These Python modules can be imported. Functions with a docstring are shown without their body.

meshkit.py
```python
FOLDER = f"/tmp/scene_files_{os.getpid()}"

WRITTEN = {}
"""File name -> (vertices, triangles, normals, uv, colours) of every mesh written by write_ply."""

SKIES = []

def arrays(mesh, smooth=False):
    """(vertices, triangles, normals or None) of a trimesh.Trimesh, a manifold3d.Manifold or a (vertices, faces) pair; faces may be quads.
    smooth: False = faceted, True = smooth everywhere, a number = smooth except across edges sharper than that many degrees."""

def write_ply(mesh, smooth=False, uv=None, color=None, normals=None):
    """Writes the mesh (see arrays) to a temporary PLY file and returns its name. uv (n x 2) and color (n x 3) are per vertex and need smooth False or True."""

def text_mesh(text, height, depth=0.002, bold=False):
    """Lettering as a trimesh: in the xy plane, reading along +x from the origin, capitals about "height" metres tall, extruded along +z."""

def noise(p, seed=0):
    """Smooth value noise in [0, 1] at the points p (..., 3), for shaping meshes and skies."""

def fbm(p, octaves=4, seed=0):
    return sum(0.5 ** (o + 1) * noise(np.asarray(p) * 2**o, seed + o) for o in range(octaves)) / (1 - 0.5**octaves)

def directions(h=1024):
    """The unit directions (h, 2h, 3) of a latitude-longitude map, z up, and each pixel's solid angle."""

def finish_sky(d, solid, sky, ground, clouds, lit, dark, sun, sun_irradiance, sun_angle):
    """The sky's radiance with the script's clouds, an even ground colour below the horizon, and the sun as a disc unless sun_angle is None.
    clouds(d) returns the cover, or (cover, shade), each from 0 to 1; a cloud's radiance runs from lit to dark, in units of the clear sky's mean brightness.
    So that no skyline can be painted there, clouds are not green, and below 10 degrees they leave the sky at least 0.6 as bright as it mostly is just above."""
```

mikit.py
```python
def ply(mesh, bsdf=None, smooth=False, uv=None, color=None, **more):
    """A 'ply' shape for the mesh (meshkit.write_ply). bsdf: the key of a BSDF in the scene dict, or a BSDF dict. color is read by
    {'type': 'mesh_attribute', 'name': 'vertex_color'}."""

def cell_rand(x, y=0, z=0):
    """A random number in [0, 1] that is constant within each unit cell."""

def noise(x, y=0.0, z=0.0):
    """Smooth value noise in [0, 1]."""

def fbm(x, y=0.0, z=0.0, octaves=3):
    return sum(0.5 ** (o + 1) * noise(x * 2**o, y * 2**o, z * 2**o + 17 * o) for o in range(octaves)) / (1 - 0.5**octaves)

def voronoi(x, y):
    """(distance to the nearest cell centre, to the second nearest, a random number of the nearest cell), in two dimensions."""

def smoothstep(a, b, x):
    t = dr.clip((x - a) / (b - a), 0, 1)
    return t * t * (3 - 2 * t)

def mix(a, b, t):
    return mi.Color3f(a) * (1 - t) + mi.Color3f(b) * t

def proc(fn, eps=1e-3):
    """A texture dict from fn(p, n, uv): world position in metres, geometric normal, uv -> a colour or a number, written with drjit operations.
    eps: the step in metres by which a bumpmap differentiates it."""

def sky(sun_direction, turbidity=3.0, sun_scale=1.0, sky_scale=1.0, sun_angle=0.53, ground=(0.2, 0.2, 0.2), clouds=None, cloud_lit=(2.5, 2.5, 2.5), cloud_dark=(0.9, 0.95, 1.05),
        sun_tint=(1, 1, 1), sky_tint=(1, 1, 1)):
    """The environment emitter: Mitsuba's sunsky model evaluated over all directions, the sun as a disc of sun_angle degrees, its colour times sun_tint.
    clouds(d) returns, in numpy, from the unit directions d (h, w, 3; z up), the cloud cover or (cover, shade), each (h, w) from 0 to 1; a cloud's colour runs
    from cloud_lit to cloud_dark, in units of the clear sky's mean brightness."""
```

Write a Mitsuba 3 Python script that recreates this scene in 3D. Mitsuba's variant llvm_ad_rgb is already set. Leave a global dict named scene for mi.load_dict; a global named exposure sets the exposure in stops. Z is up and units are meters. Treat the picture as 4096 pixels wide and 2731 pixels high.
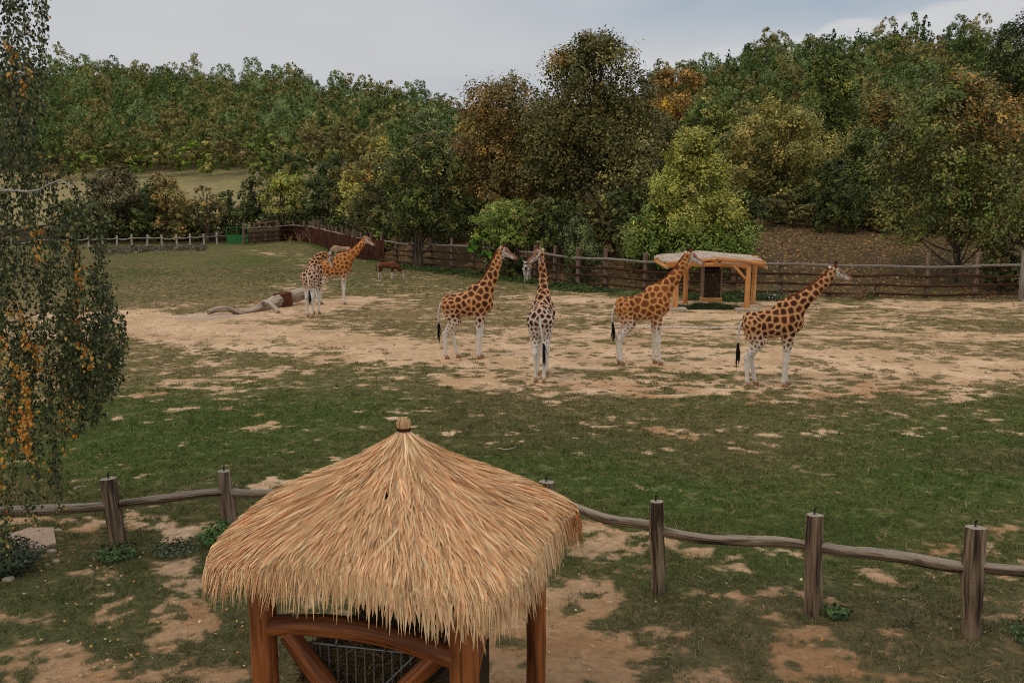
import math
import numpy as np
import drjit as dr
import trimesh
import mitsuba as mi
import mikit
import meshkit
from mikit import noise, fbm, smoothstep, mix
from scipy.interpolate import RBFInterpolator, RegularGridInterpolator
from scipy.spatial import cKDTree

T = mi.ScalarTransform4f
PI = math.pi
scene, labels = {}, {}

# ------------------------------------------------------------------ camera, sky, exposure
F, CX, CY, EYE, PITCH = 1005.0, 512.0, 341.0, 6.0, math.radians(8.54)
scene['camera'] = {
    'type': 'perspective', 'fov': 2 * math.degrees(math.atan(512 / F)), 'fov_axis': 'x', 'near_clip': 0.1, 'far_clip': 3000.0,
    'to_world': T().look_at(origin=[0, 0, EYE], target=[0, math.cos(PITCH), EYE - math.sin(PITCH)], up=[0, 0, 1])}
exposure = 1.35


def sky_clouds(d):
    az = np.degrees(np.arctan2(d[..., 0], d[..., 1]))
    el = np.degrees(np.arcsin(np.clip(d[..., 2], -1, 1)))
    q = d / np.maximum(d[..., 2:3] + 0.12, 0.05)
    n1 = meshkit.fbm(np.stack([q[..., 0] * 0.5 + 3, q[..., 1] * 1.1, q[..., 2] * 0], -1), 4, 3)
    n2 = meshkit.fbm(np.stack([az * 0.22, el * 0.55, el * 0], -1), 4, 8)
    # thin high layer, thinner towards the right of the view where blue shows
    gap = np.exp(-((az - 15) / 13) ** 2 - ((el - 9.7) / 1.8) ** 2) + 0.55 * np.exp(-((az - 2) / 6) ** 2 - ((el - 5.6) / 1.0) ** 2)
    veil = np.clip(0.93 + 0.35 * (n1 - 0.5) - 0.8 * gap * (0.75 + 0.6 * (n2 - 0.5)), 0, 1)
    # a bank of cumulus low over the ridge
    top = 6.9 + 0.125 * (az - 1) + 2.2 * (n2 - 0.5)
    bank = np.clip((top - el) / 0.5, 0, 1) * np.clip((az + 1) / 3, 0, 1) * np.clip((60 - az) / 12, 0, 1)
    cover = np.maximum(veil, 0.95 * bank)
    shade = np.clip(0.62 + 0.9 * (n1 - 0.5) + 0.35 * (n2 - 0.5) - 0.35 * bank, 0, 1)
    return cover, shade


scene['sky'] = mikit.sky((-0.42, -0.42, 0.80), turbidity=3.5, sky_scale=1.0, sun_scale=0.105, sun_angle=22, clouds=sky_clouds, ground=(0.11, 0.1, 0.07),
                         cloud_lit=(2.45, 2.45, 2.47), cloud_dark=(1.98, 2.02, 2.08), sun_tint=(1.08, 0.93, 0.76), sky_tint=(1.36, 1.19, 1.0))


# ------------------------------------------------------------------ naming
def numbered(name):
    if not any(k == name or k.startswith(name + '__') for k in TAKEN):
        TAKEN.add(name)
        return name
    i = COUNT.get(name, 0) + 1
    while f'{name}_{i:03d}' in TAKEN:
        i += 1
    COUNT[name] = i
    TAKEN.add(f'{name}_{i:03d}')
    return f'{name}_{i:03d}'


class Taken(set):
    def __iter__(self):
        return iter(())


TAKEN, COUNT, SEEN = set(), {}, set()


def key_for(name):
    if name not in SEEN:
        SEEN.add(name)
        return name
    i = COUNT.get(name, 0) + 1
    COUNT[name] = i
    k = f'{name}_{i:03d}'
    SEEN.add(k)
    return k


def thing(name, label, cat, group=None):
    k = key_for(name)
    labels[k] = {'label': label, 'category': cat}
    if group:
        labels[k]['group'] = group
    return k


def put(parent, name, shape, label=None, kind=None):
    """one entry: a part (parent given) or a thing of one mesh"""
    k = key_for(parent + '__' + name if parent else name)
    scene[k] = shape
    if label or kind:
        labels[k] = {}
        if label:
            labels[k]['label'] = label
        if kind:
            labels[k]['kind'] = kind
    return k


def structure(name, shape):
    scene[name] = shape
    labels[name] = {'kind': 'structure'}


def stuff(name, label, cat, shape):
    scene[name] = shape
    labels[name] = {'kind': 'stuff', 'label': label, 'category': cat}


# ------------------------------------------------------------------ geometry helpers
def ground_at(px, py, z=0.0):
    """where the line of sight through a pixel of the photograph meets the level z (used to survey places)"""
    u, v = (px - CX) / F, (CY - py) / F
    d = np.array([u, math.cos(PITCH) + v * math.sin(PITCH), -math.sin(PITCH) + v * math.cos(PITCH)])
    t = (z - EYE) / d[2]
    return d[0] * t, d[1] * t


def point_at(px, py, Y):
    u, v = (px - CX) / F, (CY - py) / F
    d = np.array([u, math.cos(PITCH) + v * math.sin(PITCH), -math.sin(PITCH) + v * math.cos(PITCH)])
    return np.array([0, 0, EYE]) + d * (Y / d[1])


def pixel_of(p):
    p = np.atleast_2d(p)
    y, z = p[:, 1], p[:, 2] - EYE
    depth = y * math.cos(PITCH) - z * math.sin(PITCH)
    up = y * math.sin(PITCH) + z * math.cos(PITCH)
    return CX + F * p[:, 0] / depth, CY - F * up / depth, depth


class MB:
    """collects (v, f, uv, c) pieces into one mesh"""

    def __init__(self):
        self.v, self.f, self.uv, self.c, self.n = [], [], [], [], 0

    def add(self, v, f, uv=None, c=None):
        v, f = np.asarray(v, float), np.asarray(f, int)
        if f.shape[1] == 4:
            f = np.vstack([f[:, [0, 1, 2]], f[:, [0, 2, 3]]])
        self.v.append(v)
        self.f.append(f + self.n)
        self.n += len(v)
        self.uv.append(np.zeros((len(v), 2)) if uv is None else np.asarray(uv, float))
        self.c.append(np.ones((len(v), 3)) * 0.5 if c is None else np.broadcast_to(np.asarray(c, float), (len(v), 3)))
        return self

    def arrays(self):
        return np.vstack(self.v), np.vstack(self.f), np.vstack(self.uv), np.vstack(self.c)

    def ply(self, bsdf, smooth=False, uv=False, color=False, **more):
        v, f, u, c = self.arrays()
        return mikit.ply((v, f), bsdf, smooth, uv=u if uv else None, color=c if color else None, **more)


def unit(a):
    a = np.asarray(a, float)
    return a / (np.linalg.norm(a, axis=-1, keepdims=True) + 1e-12)


def tube(pts, radii, seg=8, caps=True, wob=0.0, seed=0, vscale=1.0, u0=0.0):
    """a round pole along the points: (v, f, uv); uv = (angle 0..1 + u0, metres along); end grain has v >= 1000"""
    pts = np.asarray(pts, float)
    n = len(pts)
    radii = np.broadcast_to(np.asarray(radii, float), (n,))
    tan = unit(np.gradient(pts, axis=0))
    ref = np.array([0, 0, 1.0]) if abs(tan[0, 2]) < 0.9 else np.array([1.0, 0, 0])
    a = unit(np.cross(tan, ref))
    b = np.cross(tan, a)
    ang = np.linspace(0, 2 * PI, seg + 1)
    r = radii[:, None] * np.ones(seg + 1)
    if wob:
        s = np.concatenate([[0], np.cumsum(np.linalg.norm(np.diff(pts, axis=0), axis=1))])
        q = np.stack(np.broadcast_arrays(np.cos(ang)[None] * 1.3 + seed * 7.7, np.sin(ang)[None] * 1.3 + seed * 3.1, s[:, None] * 1.6 / max(radii.mean() * 6, 0.25)), -1)
        r = r * (1 + wob * 2 * (meshkit.fbm(q, 3, seed) - 0.5))
    v = pts[:, None] + r[..., None] * (np.cos(ang)[None, :, None] * a[:, None] + np.sin(ang)[None, :, None] * b[:, None])
    s = np.concatenate([[0], np.cumsum(np.linalg.norm(np.diff(pts, axis=0), axis=1))])
    uv = np.stack(np.broadcast_arrays(ang[None] / (2 * PI) + u0, s[:, None] * vscale), -1)
    i, j = np.meshgrid(np.arange(n - 1), np.arange(seg), indexing='ij')
    k = (i * (seg + 1) + j).ravel()
    f = np.stack([k, k + seg + 1, k + seg + 2, k + 1], 1)
    f = np.vstack([f[:, [0, 1, 2]], f[:, [0, 2, 3]]])
    V, Fc, U = [v.reshape(-1, 3)], [f], [uv.reshape(-1, 2)]
    if caps:
        base = len(V[0])
        for e, sgn in ((0, -1), (n - 1, 1)):
            ring = v[e, :seg]
            mid = pts[e] + tan[e] * sgn * radii[e] * 0.04
            V.append(np.vstack([ring, mid]))
            U.append(np.vstack([np.stack([np.full(seg, 0.5), np.full(seg, 1000.0 + radii[e])], 1), [[0.5, 1000.0]]]))
            q = np.arange(seg)
            t = np.stack([base + q, base + (q + 1) % seg, np.full(seg, base + seg)], 1)
            Fc.append(t if sgn < 0 else t[:, ::-1])
            base += seg + 1
    V, Fc = np.vstack(V), np.vstack(Fc)
    # outward check
    c = np.cross(V[f[0, 1]] - V[f[0, 0]], V[f[0, 2]] - V[f[0, 0]])
    if np.dot(c, V[f[0]].mean(0) - pts[:2].mean(0)) < 0:
        Fc = Fc[:, ::-1]
    return V, Fc, np.vstack(U)


def spline(pts, n):
    """smooth curve through the points"""
    pts = np.asarray(pts, float)
    if len(pts) == 2:
        return pts[0] + (pts[1] - pts[0]) * np.linspace(0, 1, n)[:, None]
    from scipy.interpolate import CubicSpline
    t = np.concatenate([[0], np.cumsum(np.linalg.norm(np.diff(pts, axis=0), axis=1))])
    return CubicSpline(t, pts)(np.linspace(0, t[-1], n))


def pole(pts, radii, bsdf, n=None, seg=10, wob=0.12, seed=0, **kw):
    pts = np.asarray(pts, float)
    n = n or max(4, int(np.linalg.norm(np.diff(pts, axis=0), axis=1).sum() / 0.25))
    p = spline(pts, n)
    radii = np.asarray(radii, float)
    r = np.interp(np.linspace(0, 1, n), np.linspace(0, 1, radii.size), radii.ravel()) if radii.size > 1 else float(radii)
    v, f, uv = tube(p, r, seg, True, wob, seed, u0=seed * 1.37)
    return mikit.ply((v, f), bsdf, True, uv=uv)


def box(c, h, R=None, ch=0.0):
    """box of half sizes h at c, optionally chamfered, as (v, f)"""
    h = np.asarray(h, float)
    if ch:
        pts = []
        for sx in (-1, 1):
            for sy in (-1, 1):
                for sz in (-1, 1):
                    for k in range(3):
                        q = h - ch
                        q[k] = h[k]
                        pts.append(q * [sx, sy, sz])
        m = trimesh.convex.convex_hull(np.array(pts))
    else:
        m = trimesh.creation.box(2 * h)
    v = np.array(m.vertices)
    if R is not None:
        v = v @ np.asarray(R).T
    return v + np.asarray(c, float), np.array(m.faces)


def rotz(a):
    return np.array([[math.cos(a), -math.sin(a), 0], [math.sin(a), math.cos(a), 0], [0, 0, 1.0]])


def surface_nets(fn, lo, hi, h):
    """closed surface of fn < 0 on a grid of step h, as (v, f)"""
    lo, hi = np.asarray(lo, float), np.asarray(hi, float)
    n = np.ceil((hi - lo) / h).astype(int) + 1
    ax = [lo[k] + h * np.arange(n[k]) for k in range(3)]
    X, Y, Z = np.meshgrid(*ax, indexing='ij')
    d = fn(X, Y, Z)
    ins = d < 0
    cells = np.zeros(n - 1, bool)
    acc, cnt = np.zeros((*(n - 1), 3)), np.zeros(n - 1)
    sl = [slice(0, -1), slice(1, None)]
    corners = [(a, b, c) for a in (0, 1) for b in (0, 1) for c in (0, 1)]
    for a in corners:
        for k in range(3):
            if a[k]:
                continue
            b = list(a)
            b[k] = 1
            A = tuple(sl[q] for q in a)
            B = tuple(sl[q] for q in b)
            cross = ins[A] != ins[B]
            t = np.where(cross, d[A] / np.where(cross, d[A] - d[B], 1), 0)
            for q in range(3):
                acc[..., q] += np.where(cross, a[q] + (t if q == k else 0), 0)
            cnt += cross
            cells |= cross
    idx = -np.ones(n - 1, int)
    idx[cells] = np.arange(cells.sum())
    ijk = np.argwhere(cells)
    v = lo + h * (ijk + acc[cells] / cnt[cells][:, None])
    faces = []
    for k in range(3):
        u, w = (k + 1) % 3, (k + 2) % 3
        A = [slice(1, -1)] * 3
        B = [slice(1, -1)] * 3
        A[k], B[k] = slice(0, -1), slice(1, None)
        cross = ins[tuple(A)] != ins[tuple(B)]
        p = np.argwhere(cross)
        off = np.ones(3, int)
        off[k] = 0
        p = p + off
        flip = ins[tuple(p.T)]
        e = np.eye(3, dtype=int)
        q = np.stack([idx[tuple((p - e[u] - e[w]).T)], idx[tuple((p - e[w]).T)], idx[tuple(p.T)], idx[tuple((p - e[u]).T)]], 1)
        q[~flip] = q[~flip][:, ::-1]
        faces.append(q)
    q = np.vstack(faces)
    return v, np.vstack([q[:, [0, 1, 2]], q[:, [0, 2, 3]]])


def sd_cone(X, Y, Z, a, b, ra, rb, sy=1.0):
    """distance to a round cone from a to b; sy < 1 narrows it sideways (y)"""
    a, b = np.asarray(a, float), np.asarray(b, float)
    px, py, pz = X - a[0], (Y - a[1]) / sy, Z - a[2]
    d = b - a
    dd = np.dot(d, d) + 1e-12
    t = np.clip((px * d[0] + py * d[1] + pz * d[2]) / dd, 0, 1)
    return (np.sqrt((px - t * d[0]) ** 2 + (py - t * d[1]) ** 2 + (pz - t * d[2]) ** 2) - (ra + (rb - ra) * t)) * (sy ** 0.5)


def smin(a, b, k):
    h = np.clip(0.5 + 0.5 * (b - a) / k, 0, 1)
    return b + (a - b) * h - k * h * (1 - h)
# ------------------------------------------------------------------ materials
def S(*rgb):
    """a colour as it reads on a screen, 0..255 -> linear"""
    c = np.array(rgb, float) / 255
    return tuple(float(x) for x in np.where(c < 0.04045, c / 12.92, ((c + 0.055) / 1.055) ** 2.4))


def mat(name, color, rough=0.8, spec=0.3, bump=None, bump_scale=1.0, two=True, **more):
    b = {'type': 'principled', 'base_color': color if isinstance(color, dict) else {'type': 'rgb', 'value': list(map(float, color))}, 'roughness': rough, 'specular': spec, **more}
    if bump:
        b = {'type': 'bumpmap', 'arbitrary': mikit.proc(bump, 2e-3), 'scale': bump_scale, 'bsdf': b}
    scene[name] = {'type': 'twosided', 'bsdf': b} if two else b


VC = {'type': 'mesh_attribute', 'name': 'vertex_color'}


def wood_color(dark, light, end, top=None, fine=9.0, crack=0.5):
    def fn(p, n, uv):
        a, l = uv.x, uv.y
        w = 6.2831853 * a
        cx, cy = dr.cos(w) * fine / 6.28 + dr.floor(a) * 3.7, dr.sin(w) * fine / 6.28
        g = fbm(cx * 1.5, cy * 1.5, l * 1.3, 4)
        s = noise(cx * 7, cy * 7, l * 2.6)
        c = mix(dark, light, smoothstep(0.25, 0.75, g * 0.75 + s * 0.25))
        if top is not None:
            c = mix(c, top, smoothstep(0.1, 0.8, n.z + (g - 0.5) * 0.9) * 0.75)
        k = smoothstep(0.66, 0.74, noise(cx * 3.3 + 9, cy * 3.3, l * 0.9) * 0.8 + 0.2 * s) * crack
        knot = smoothstep(0.86, 0.93, noise(cx * 1.3, cy * 1.3 + 4, l * 3.1))
        c = c * (1 - 0.7 * k) * (1 - 0.5 * knot)
        r = l - 1000.0
        e = mix(end, tuple(0.6 * x for x in end), noise(r * 90, 0, dr.floor(a)))
        return dr.select(l > 999.0, e, c)
    return mikit.proc(fn)


def wood_bump(p, n, uv):
    w = 6.2831853 * uv.x
    return noise(dr.cos(w) * 6, dr.sin(w) * 6, uv.y * 1.2) * 0.7 + noise(dr.cos(w) * 14, dr.sin(w) * 14, uv.y * 3) * 0.3


mat('old_wood', wood_color(S(50, 38, 30), S(162, 138, 112), S(180, 168, 152), top=S(176, 164, 148), crack=0.75), 0.85, 0.25, wood_bump, 0.012)
mat('fence_wood', wood_color(S(100, 78, 64), S(156, 132, 112), S(168, 150, 136), top=S(150, 130, 116), crack=0.4), 0.9, 0.2)
mat('rail_wood', wood_color(S(56, 36, 28), S(100, 70, 54), S(110, 90, 78), crack=0.4), 0.9, 0.2)
mat('grey_wood', wood_color(S(120, 108, 98), S(172, 162, 152), S(170, 160, 150), crack=0.3), 0.9, 0.2)
mat('white_wood', wood_color(S(175, 165, 150), S(215, 205, 190), S(215, 205, 190), crack=0.3), 0.9, 0.2)
mat('stained_wood', wood_color(S(104, 52, 22), S(188, 112, 58), S(150, 100, 62), top=S(120, 70, 38), fine=6, crack=0.8), 0.55, 0.4, wood_bump, 0.008)
mat('peeled_wood', wood_color(S(196, 128, 68), S(232, 172, 110), S(216, 178, 136), fine=5, crack=0.5), 0.7, 0.3)
mat('pale_wood', wood_color(S(190, 170, 150), S(236, 220, 204), S(232, 196, 160), fine=5, crack=0.5), 0.8, 0.3)
mat('log_wood', wood_color(S(96, 74, 58), S(196, 178, 158), S(196, 150, 104), top=S(208, 192, 172), fine=7, crack=0.85), 0.85, 0.25, wood_bump, 0.02)
mat('bark', wood_color(S(58, 50, 42), S(124, 110, 94), S(150, 120, 90), fine=9, crack=0.6), 0.95, 0.15)
mat('birch_bark', wood_color(S(140, 132, 124), S(205, 200, 192), S(180, 150, 120), fine=4, crack=0.7), 0.8, 0.2)
mat('twig', S(84, 70, 60), 0.9, 0.2)
mat('iron', S(34, 33, 34), 0.6, 0.4)
mat('galvanised', S(150, 152, 150), 0.45, 0.5, metallic=0.6)
mat('wire', S(120, 122, 116), 0.6, 0.4)
mat('gate_green', S(46, 118, 56), 0.55, 0.4)


def rust_fn(p, n, uv):
    return mix(S(62, 36, 27), S(118, 72, 50), fbm(p.x * 4, p.y * 4, p.z * 4, 3))


mat('rust', mikit.proc(rust_fn), 0.85, 0.3)


def reed_fn(p, n, uv):
    g = noise(uv.x * 16, uv.y * 1.4) * 0.6 + noise(uv.x * 5, uv.y * 4) * 0.4
    return mix(S(44, 24, 18), S(98, 62, 46), smoothstep(0.25, 0.85, g))


mat('reed', mikit.proc(reed_fn), 0.95, 0.1)
mat('leaf', VC, 0.52, 0.35)
mat('far_leaf', VC, 0.8, 0.2)
mat('blade', VC, 0.7, 0.25)
mat('straw', VC, 0.75, 0.3)
mat('coat', VC, 0.75, 0.25)
mat('hide', VC, 0.75, 0.25)
mat('hoof', S(150, 110, 76), 0.7, 0.3)
mat('hair', S(26, 22, 22), 0.7, 0.3)
mat('mane', S(122, 66, 34), 0.9, 0.2)
mat('ear_hair', S(226, 220, 210), 0.9, 0.2)
mat('eye', S(14, 10, 9), 0.15, 0.6)
mat('horn', S(40, 32, 28), 0.5, 0.4)
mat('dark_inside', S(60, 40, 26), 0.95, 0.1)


def stone_fn(p, n, uv):
    g = fbm(p.x * 3, p.y * 3, p.z * 3, 4)
    return mix(S(150, 134, 112), S(206, 192, 170), g)


mat('stone', mikit.proc(stone_fn), 0.9, 0.2)

# ------------------------------------------------------------------ terrain
FENCE_PX = [(1075, 299.5), (1015, 298.5), (957, 298), (905, 297.5), (870, 297), (784, 296), (700, 293.5), (653, 291.5), (610, 289), (566, 284), (522, 276.8), (485, 272.5), (457, 269.7), (430, 267), (405, 264.5),
            (379, 261), (357, 256.8), (335, 250.5), (322, 245.5), (312, 242.3), (301, 240.5), (290, 240.3), (279, 241), (262, 242.6), (244, 244.6)]
FENCE = np.array([ground_at(*p) for p in FENCE_PX])
_fx = np.concatenate([[-140, -90, -60], FENCE[::-1, 0], [60, 120]])
_fy = np.concatenate([[98, 106, 110], FENCE[::-1, 1], [58, 60]])
_o = np.argsort(_fx)
_fx, _fy = _fx[_o], _fy[_o]


def fence_y(x):
    return np.interp(x, _fx, _fy)


_prof = {  # a surveyed profile (distance, height) for each bearing, given as the tangent of the bearing times F
    -900: [(112, 0.3), (150, 3), (190, 6), (225, 9.6), (300, 24), (400, 42), (470, 50), (560, 48), (800, 30)],
    -412: [(114, 0), (125, .5), (150, 2.6), (190, 5.9), (225, 9.4), (300, 25), (360, 40), (430, 53.5), (480, 54.5), (600, 42), (900, 20)],
    -212: [(122, 0), (135, 1.2), (180, 5.5), (225, 11), (300, 24.5), (360, 37), (420, 48), (480, 48.5), (600, 37), (900, 20)],
    -62: [(79, 0), (90, 2.3), (110, 4), (150, 6.5), (225, 14), (300, 24), (400, 37.5), (460, 37), (600, 28), (900, 20)],
    88: [(64, 0), (76, 3.3), (100, 5.5), (150, 8), (250, 20), (350, 35), (420, 35), (600, 28), (900, 20)],
    238: [(58, 0), (72, 2.85), (100, 5), (150, 7), (200, 11.5), (250, 19), (300, 36), (350, 49.5), (420, 51), (600, 38), (900, 20)],
    438: [(57, 0), (72, 2.6), (100, 5), (150, 7), (200, 12), (250, 20), (300, 38), (350, 54), (420, 57), (600, 45), (900, 25)],
    900: [(57, 0), (72, 2.6), (100, 5), (150, 8), (200, 13), (250, 21), (300, 33), (350, 46), (420, 50), (600, 47), (900, 25)]}
_P = np.array([(t / F * y, y, z) for t, q in _prof.items() for y, z in q])
_rbf = RBFInterpolator(_P[:, :2], _P[:, 2], kernel='linear', smoothing=0.5)
_gx, _gy = np.linspace(-700, 700, 281), np.linspace(40, 940, 226)
_G = np.stack(np.meshgrid(_gx, _gy, indexing='ij'), -1)
_Z = np.clip(_rbf(_G.reshape(-1, 2)).reshape(len(_gx), len(_gy)), -2, None)
_zi = RegularGridInterpolator((_gx, _gy), _Z, bounds_error=False, fill_value=None)


def height(x, y):
    x, y = np.asarray(x, float), np.asarray(y, float)
    s = y - fence_y(x)
    w = np.clip(s / 8, 0, 1)
    w = w * w * (3 - 2 * w)
    z = np.where(s > 0, _zi(np.stack([np.clip(x, -700, 700), np.clip(y, 40, 940)], -1)), 0) * w
    bumps = 0.10 * (meshkit.fbm(np.stack([x * 0.21, y * 0.21, x * 0], -1), 3, 5) - 0.5) + 0.05 * (meshkit.noise(np.stack([x * 1.1, y * 1.1, x * 0], -1), 9) - 0.5)
    return z + bumps * np.where(y < 6, 0.5, 1)


def hz(x, y):
    return float(np.ravel(height(x, y))[0])


# ------------------------------------------------------------------ what grows where (used by the ground's material and by the grass)
def seg_dist(x, y, pts):
    d = mi.Float(1e6)
    for (ax, ay), (bx, by) in zip(pts[:-1], pts[1:]):
        ex, ey = bx - ax, by - ay
        t = dr.clip(((x - ax) * ex + (y - ay) * ey) / (ex * ex + ey * ey), 0, 1)
        d = dr.minimum(d, dr.sqrt(dr.square(x - ax - t * ex) + dr.square(y - ay - t * ey)))
    return d


def g(*px):
    return [tuple(float(q) for q in ground_at(*p)) for p in px]


PATHS = [  # (points, half width, strength) of trodden ground
    (g((100, 316), (180, 330), (260, 337), (350, 347), (450, 352), (560, 354), (660, 356), (760, 358), (860, 362), (960, 369), (1060, 374)), 2.5, 1.05),
    (g((120, 330), (230, 318), (300, 308), (340, 300)), 2.6, 0.5),
    (g((560, 340), (640, 334), (740, 331), (840, 330)), 4.0, 0.2),
    (g((690, 312), (740, 312)), 3.2, 0.5),
    (g((560, 298), (700, 303), (860, 303), (1040, 305)), 1.6, 0.35),
    (g((480, 378), (560, 384), (640, 386), (740, 391), (830, 384), (930, 389)), 1.6, 0.34),
    (g((258, 250), (300, 257), (325, 268), (300, 290)), 2.2, 0.38),
    (g((860, 334), (1040, 337)), 1.3, 0.4),
    (g((575, 512), (612, 533), (680, 545), (720, 558)), 0.55, 0.42),
    (g((612, 533), (612, 560), (572, 582), (552, 606), (545, 640), (520, 690)), 0.55, 0.5),
    (g((480, 640), (560, 655), (620, 690)), 1.1, 0.45),
    (g((150, 512), (172, 536), (182, 560), (168, 590), (172, 616)), 0.36, 0.42),
    (g((20, 522), (70, 528), (125, 526), (180, 530)), 0.55, 0.42),
    (g((0, 668), (60, 690), (140, 676), (260, 668), (330, 690)), 0.5, 0.32),
    (g((270, 484), (330, 478), (400, 468)), 0.55, 0.45),
    (g((760, 590), (830, 615), (860, 640), (800, 670)), 0.6, 0.25),
]
_FXD = [float(v) for v in _fx[(_fx > -75) & (_fx < 60)][::2]]
_FYD = [float(v) for v in fence_y(np.array(_FXD))]


def fence_y_dr(x):
    y = mi.Float(_FYD[0])
    for i in range(len(_FXD) - 1):
        t = dr.clip((x - _FXD[i]) / (_FXD[i + 1] - _FXD[i]), 0, 1)
        y = dr.select(x > _FXD[i], _FYD[i] + t * (_FYD[i + 1] - _FYD[i]), y)
    return y


def lin(y, *kv):
    r = mi.Float(kv[0][1])
    for (a, va), (b, vb) in zip(kv[:-1], kv[1:]):
        t = dr.clip((y - a) / (b - a), 0, 1)
        r = dr.select(y > a, va + (vb - va) * t, r)
    return r


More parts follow.
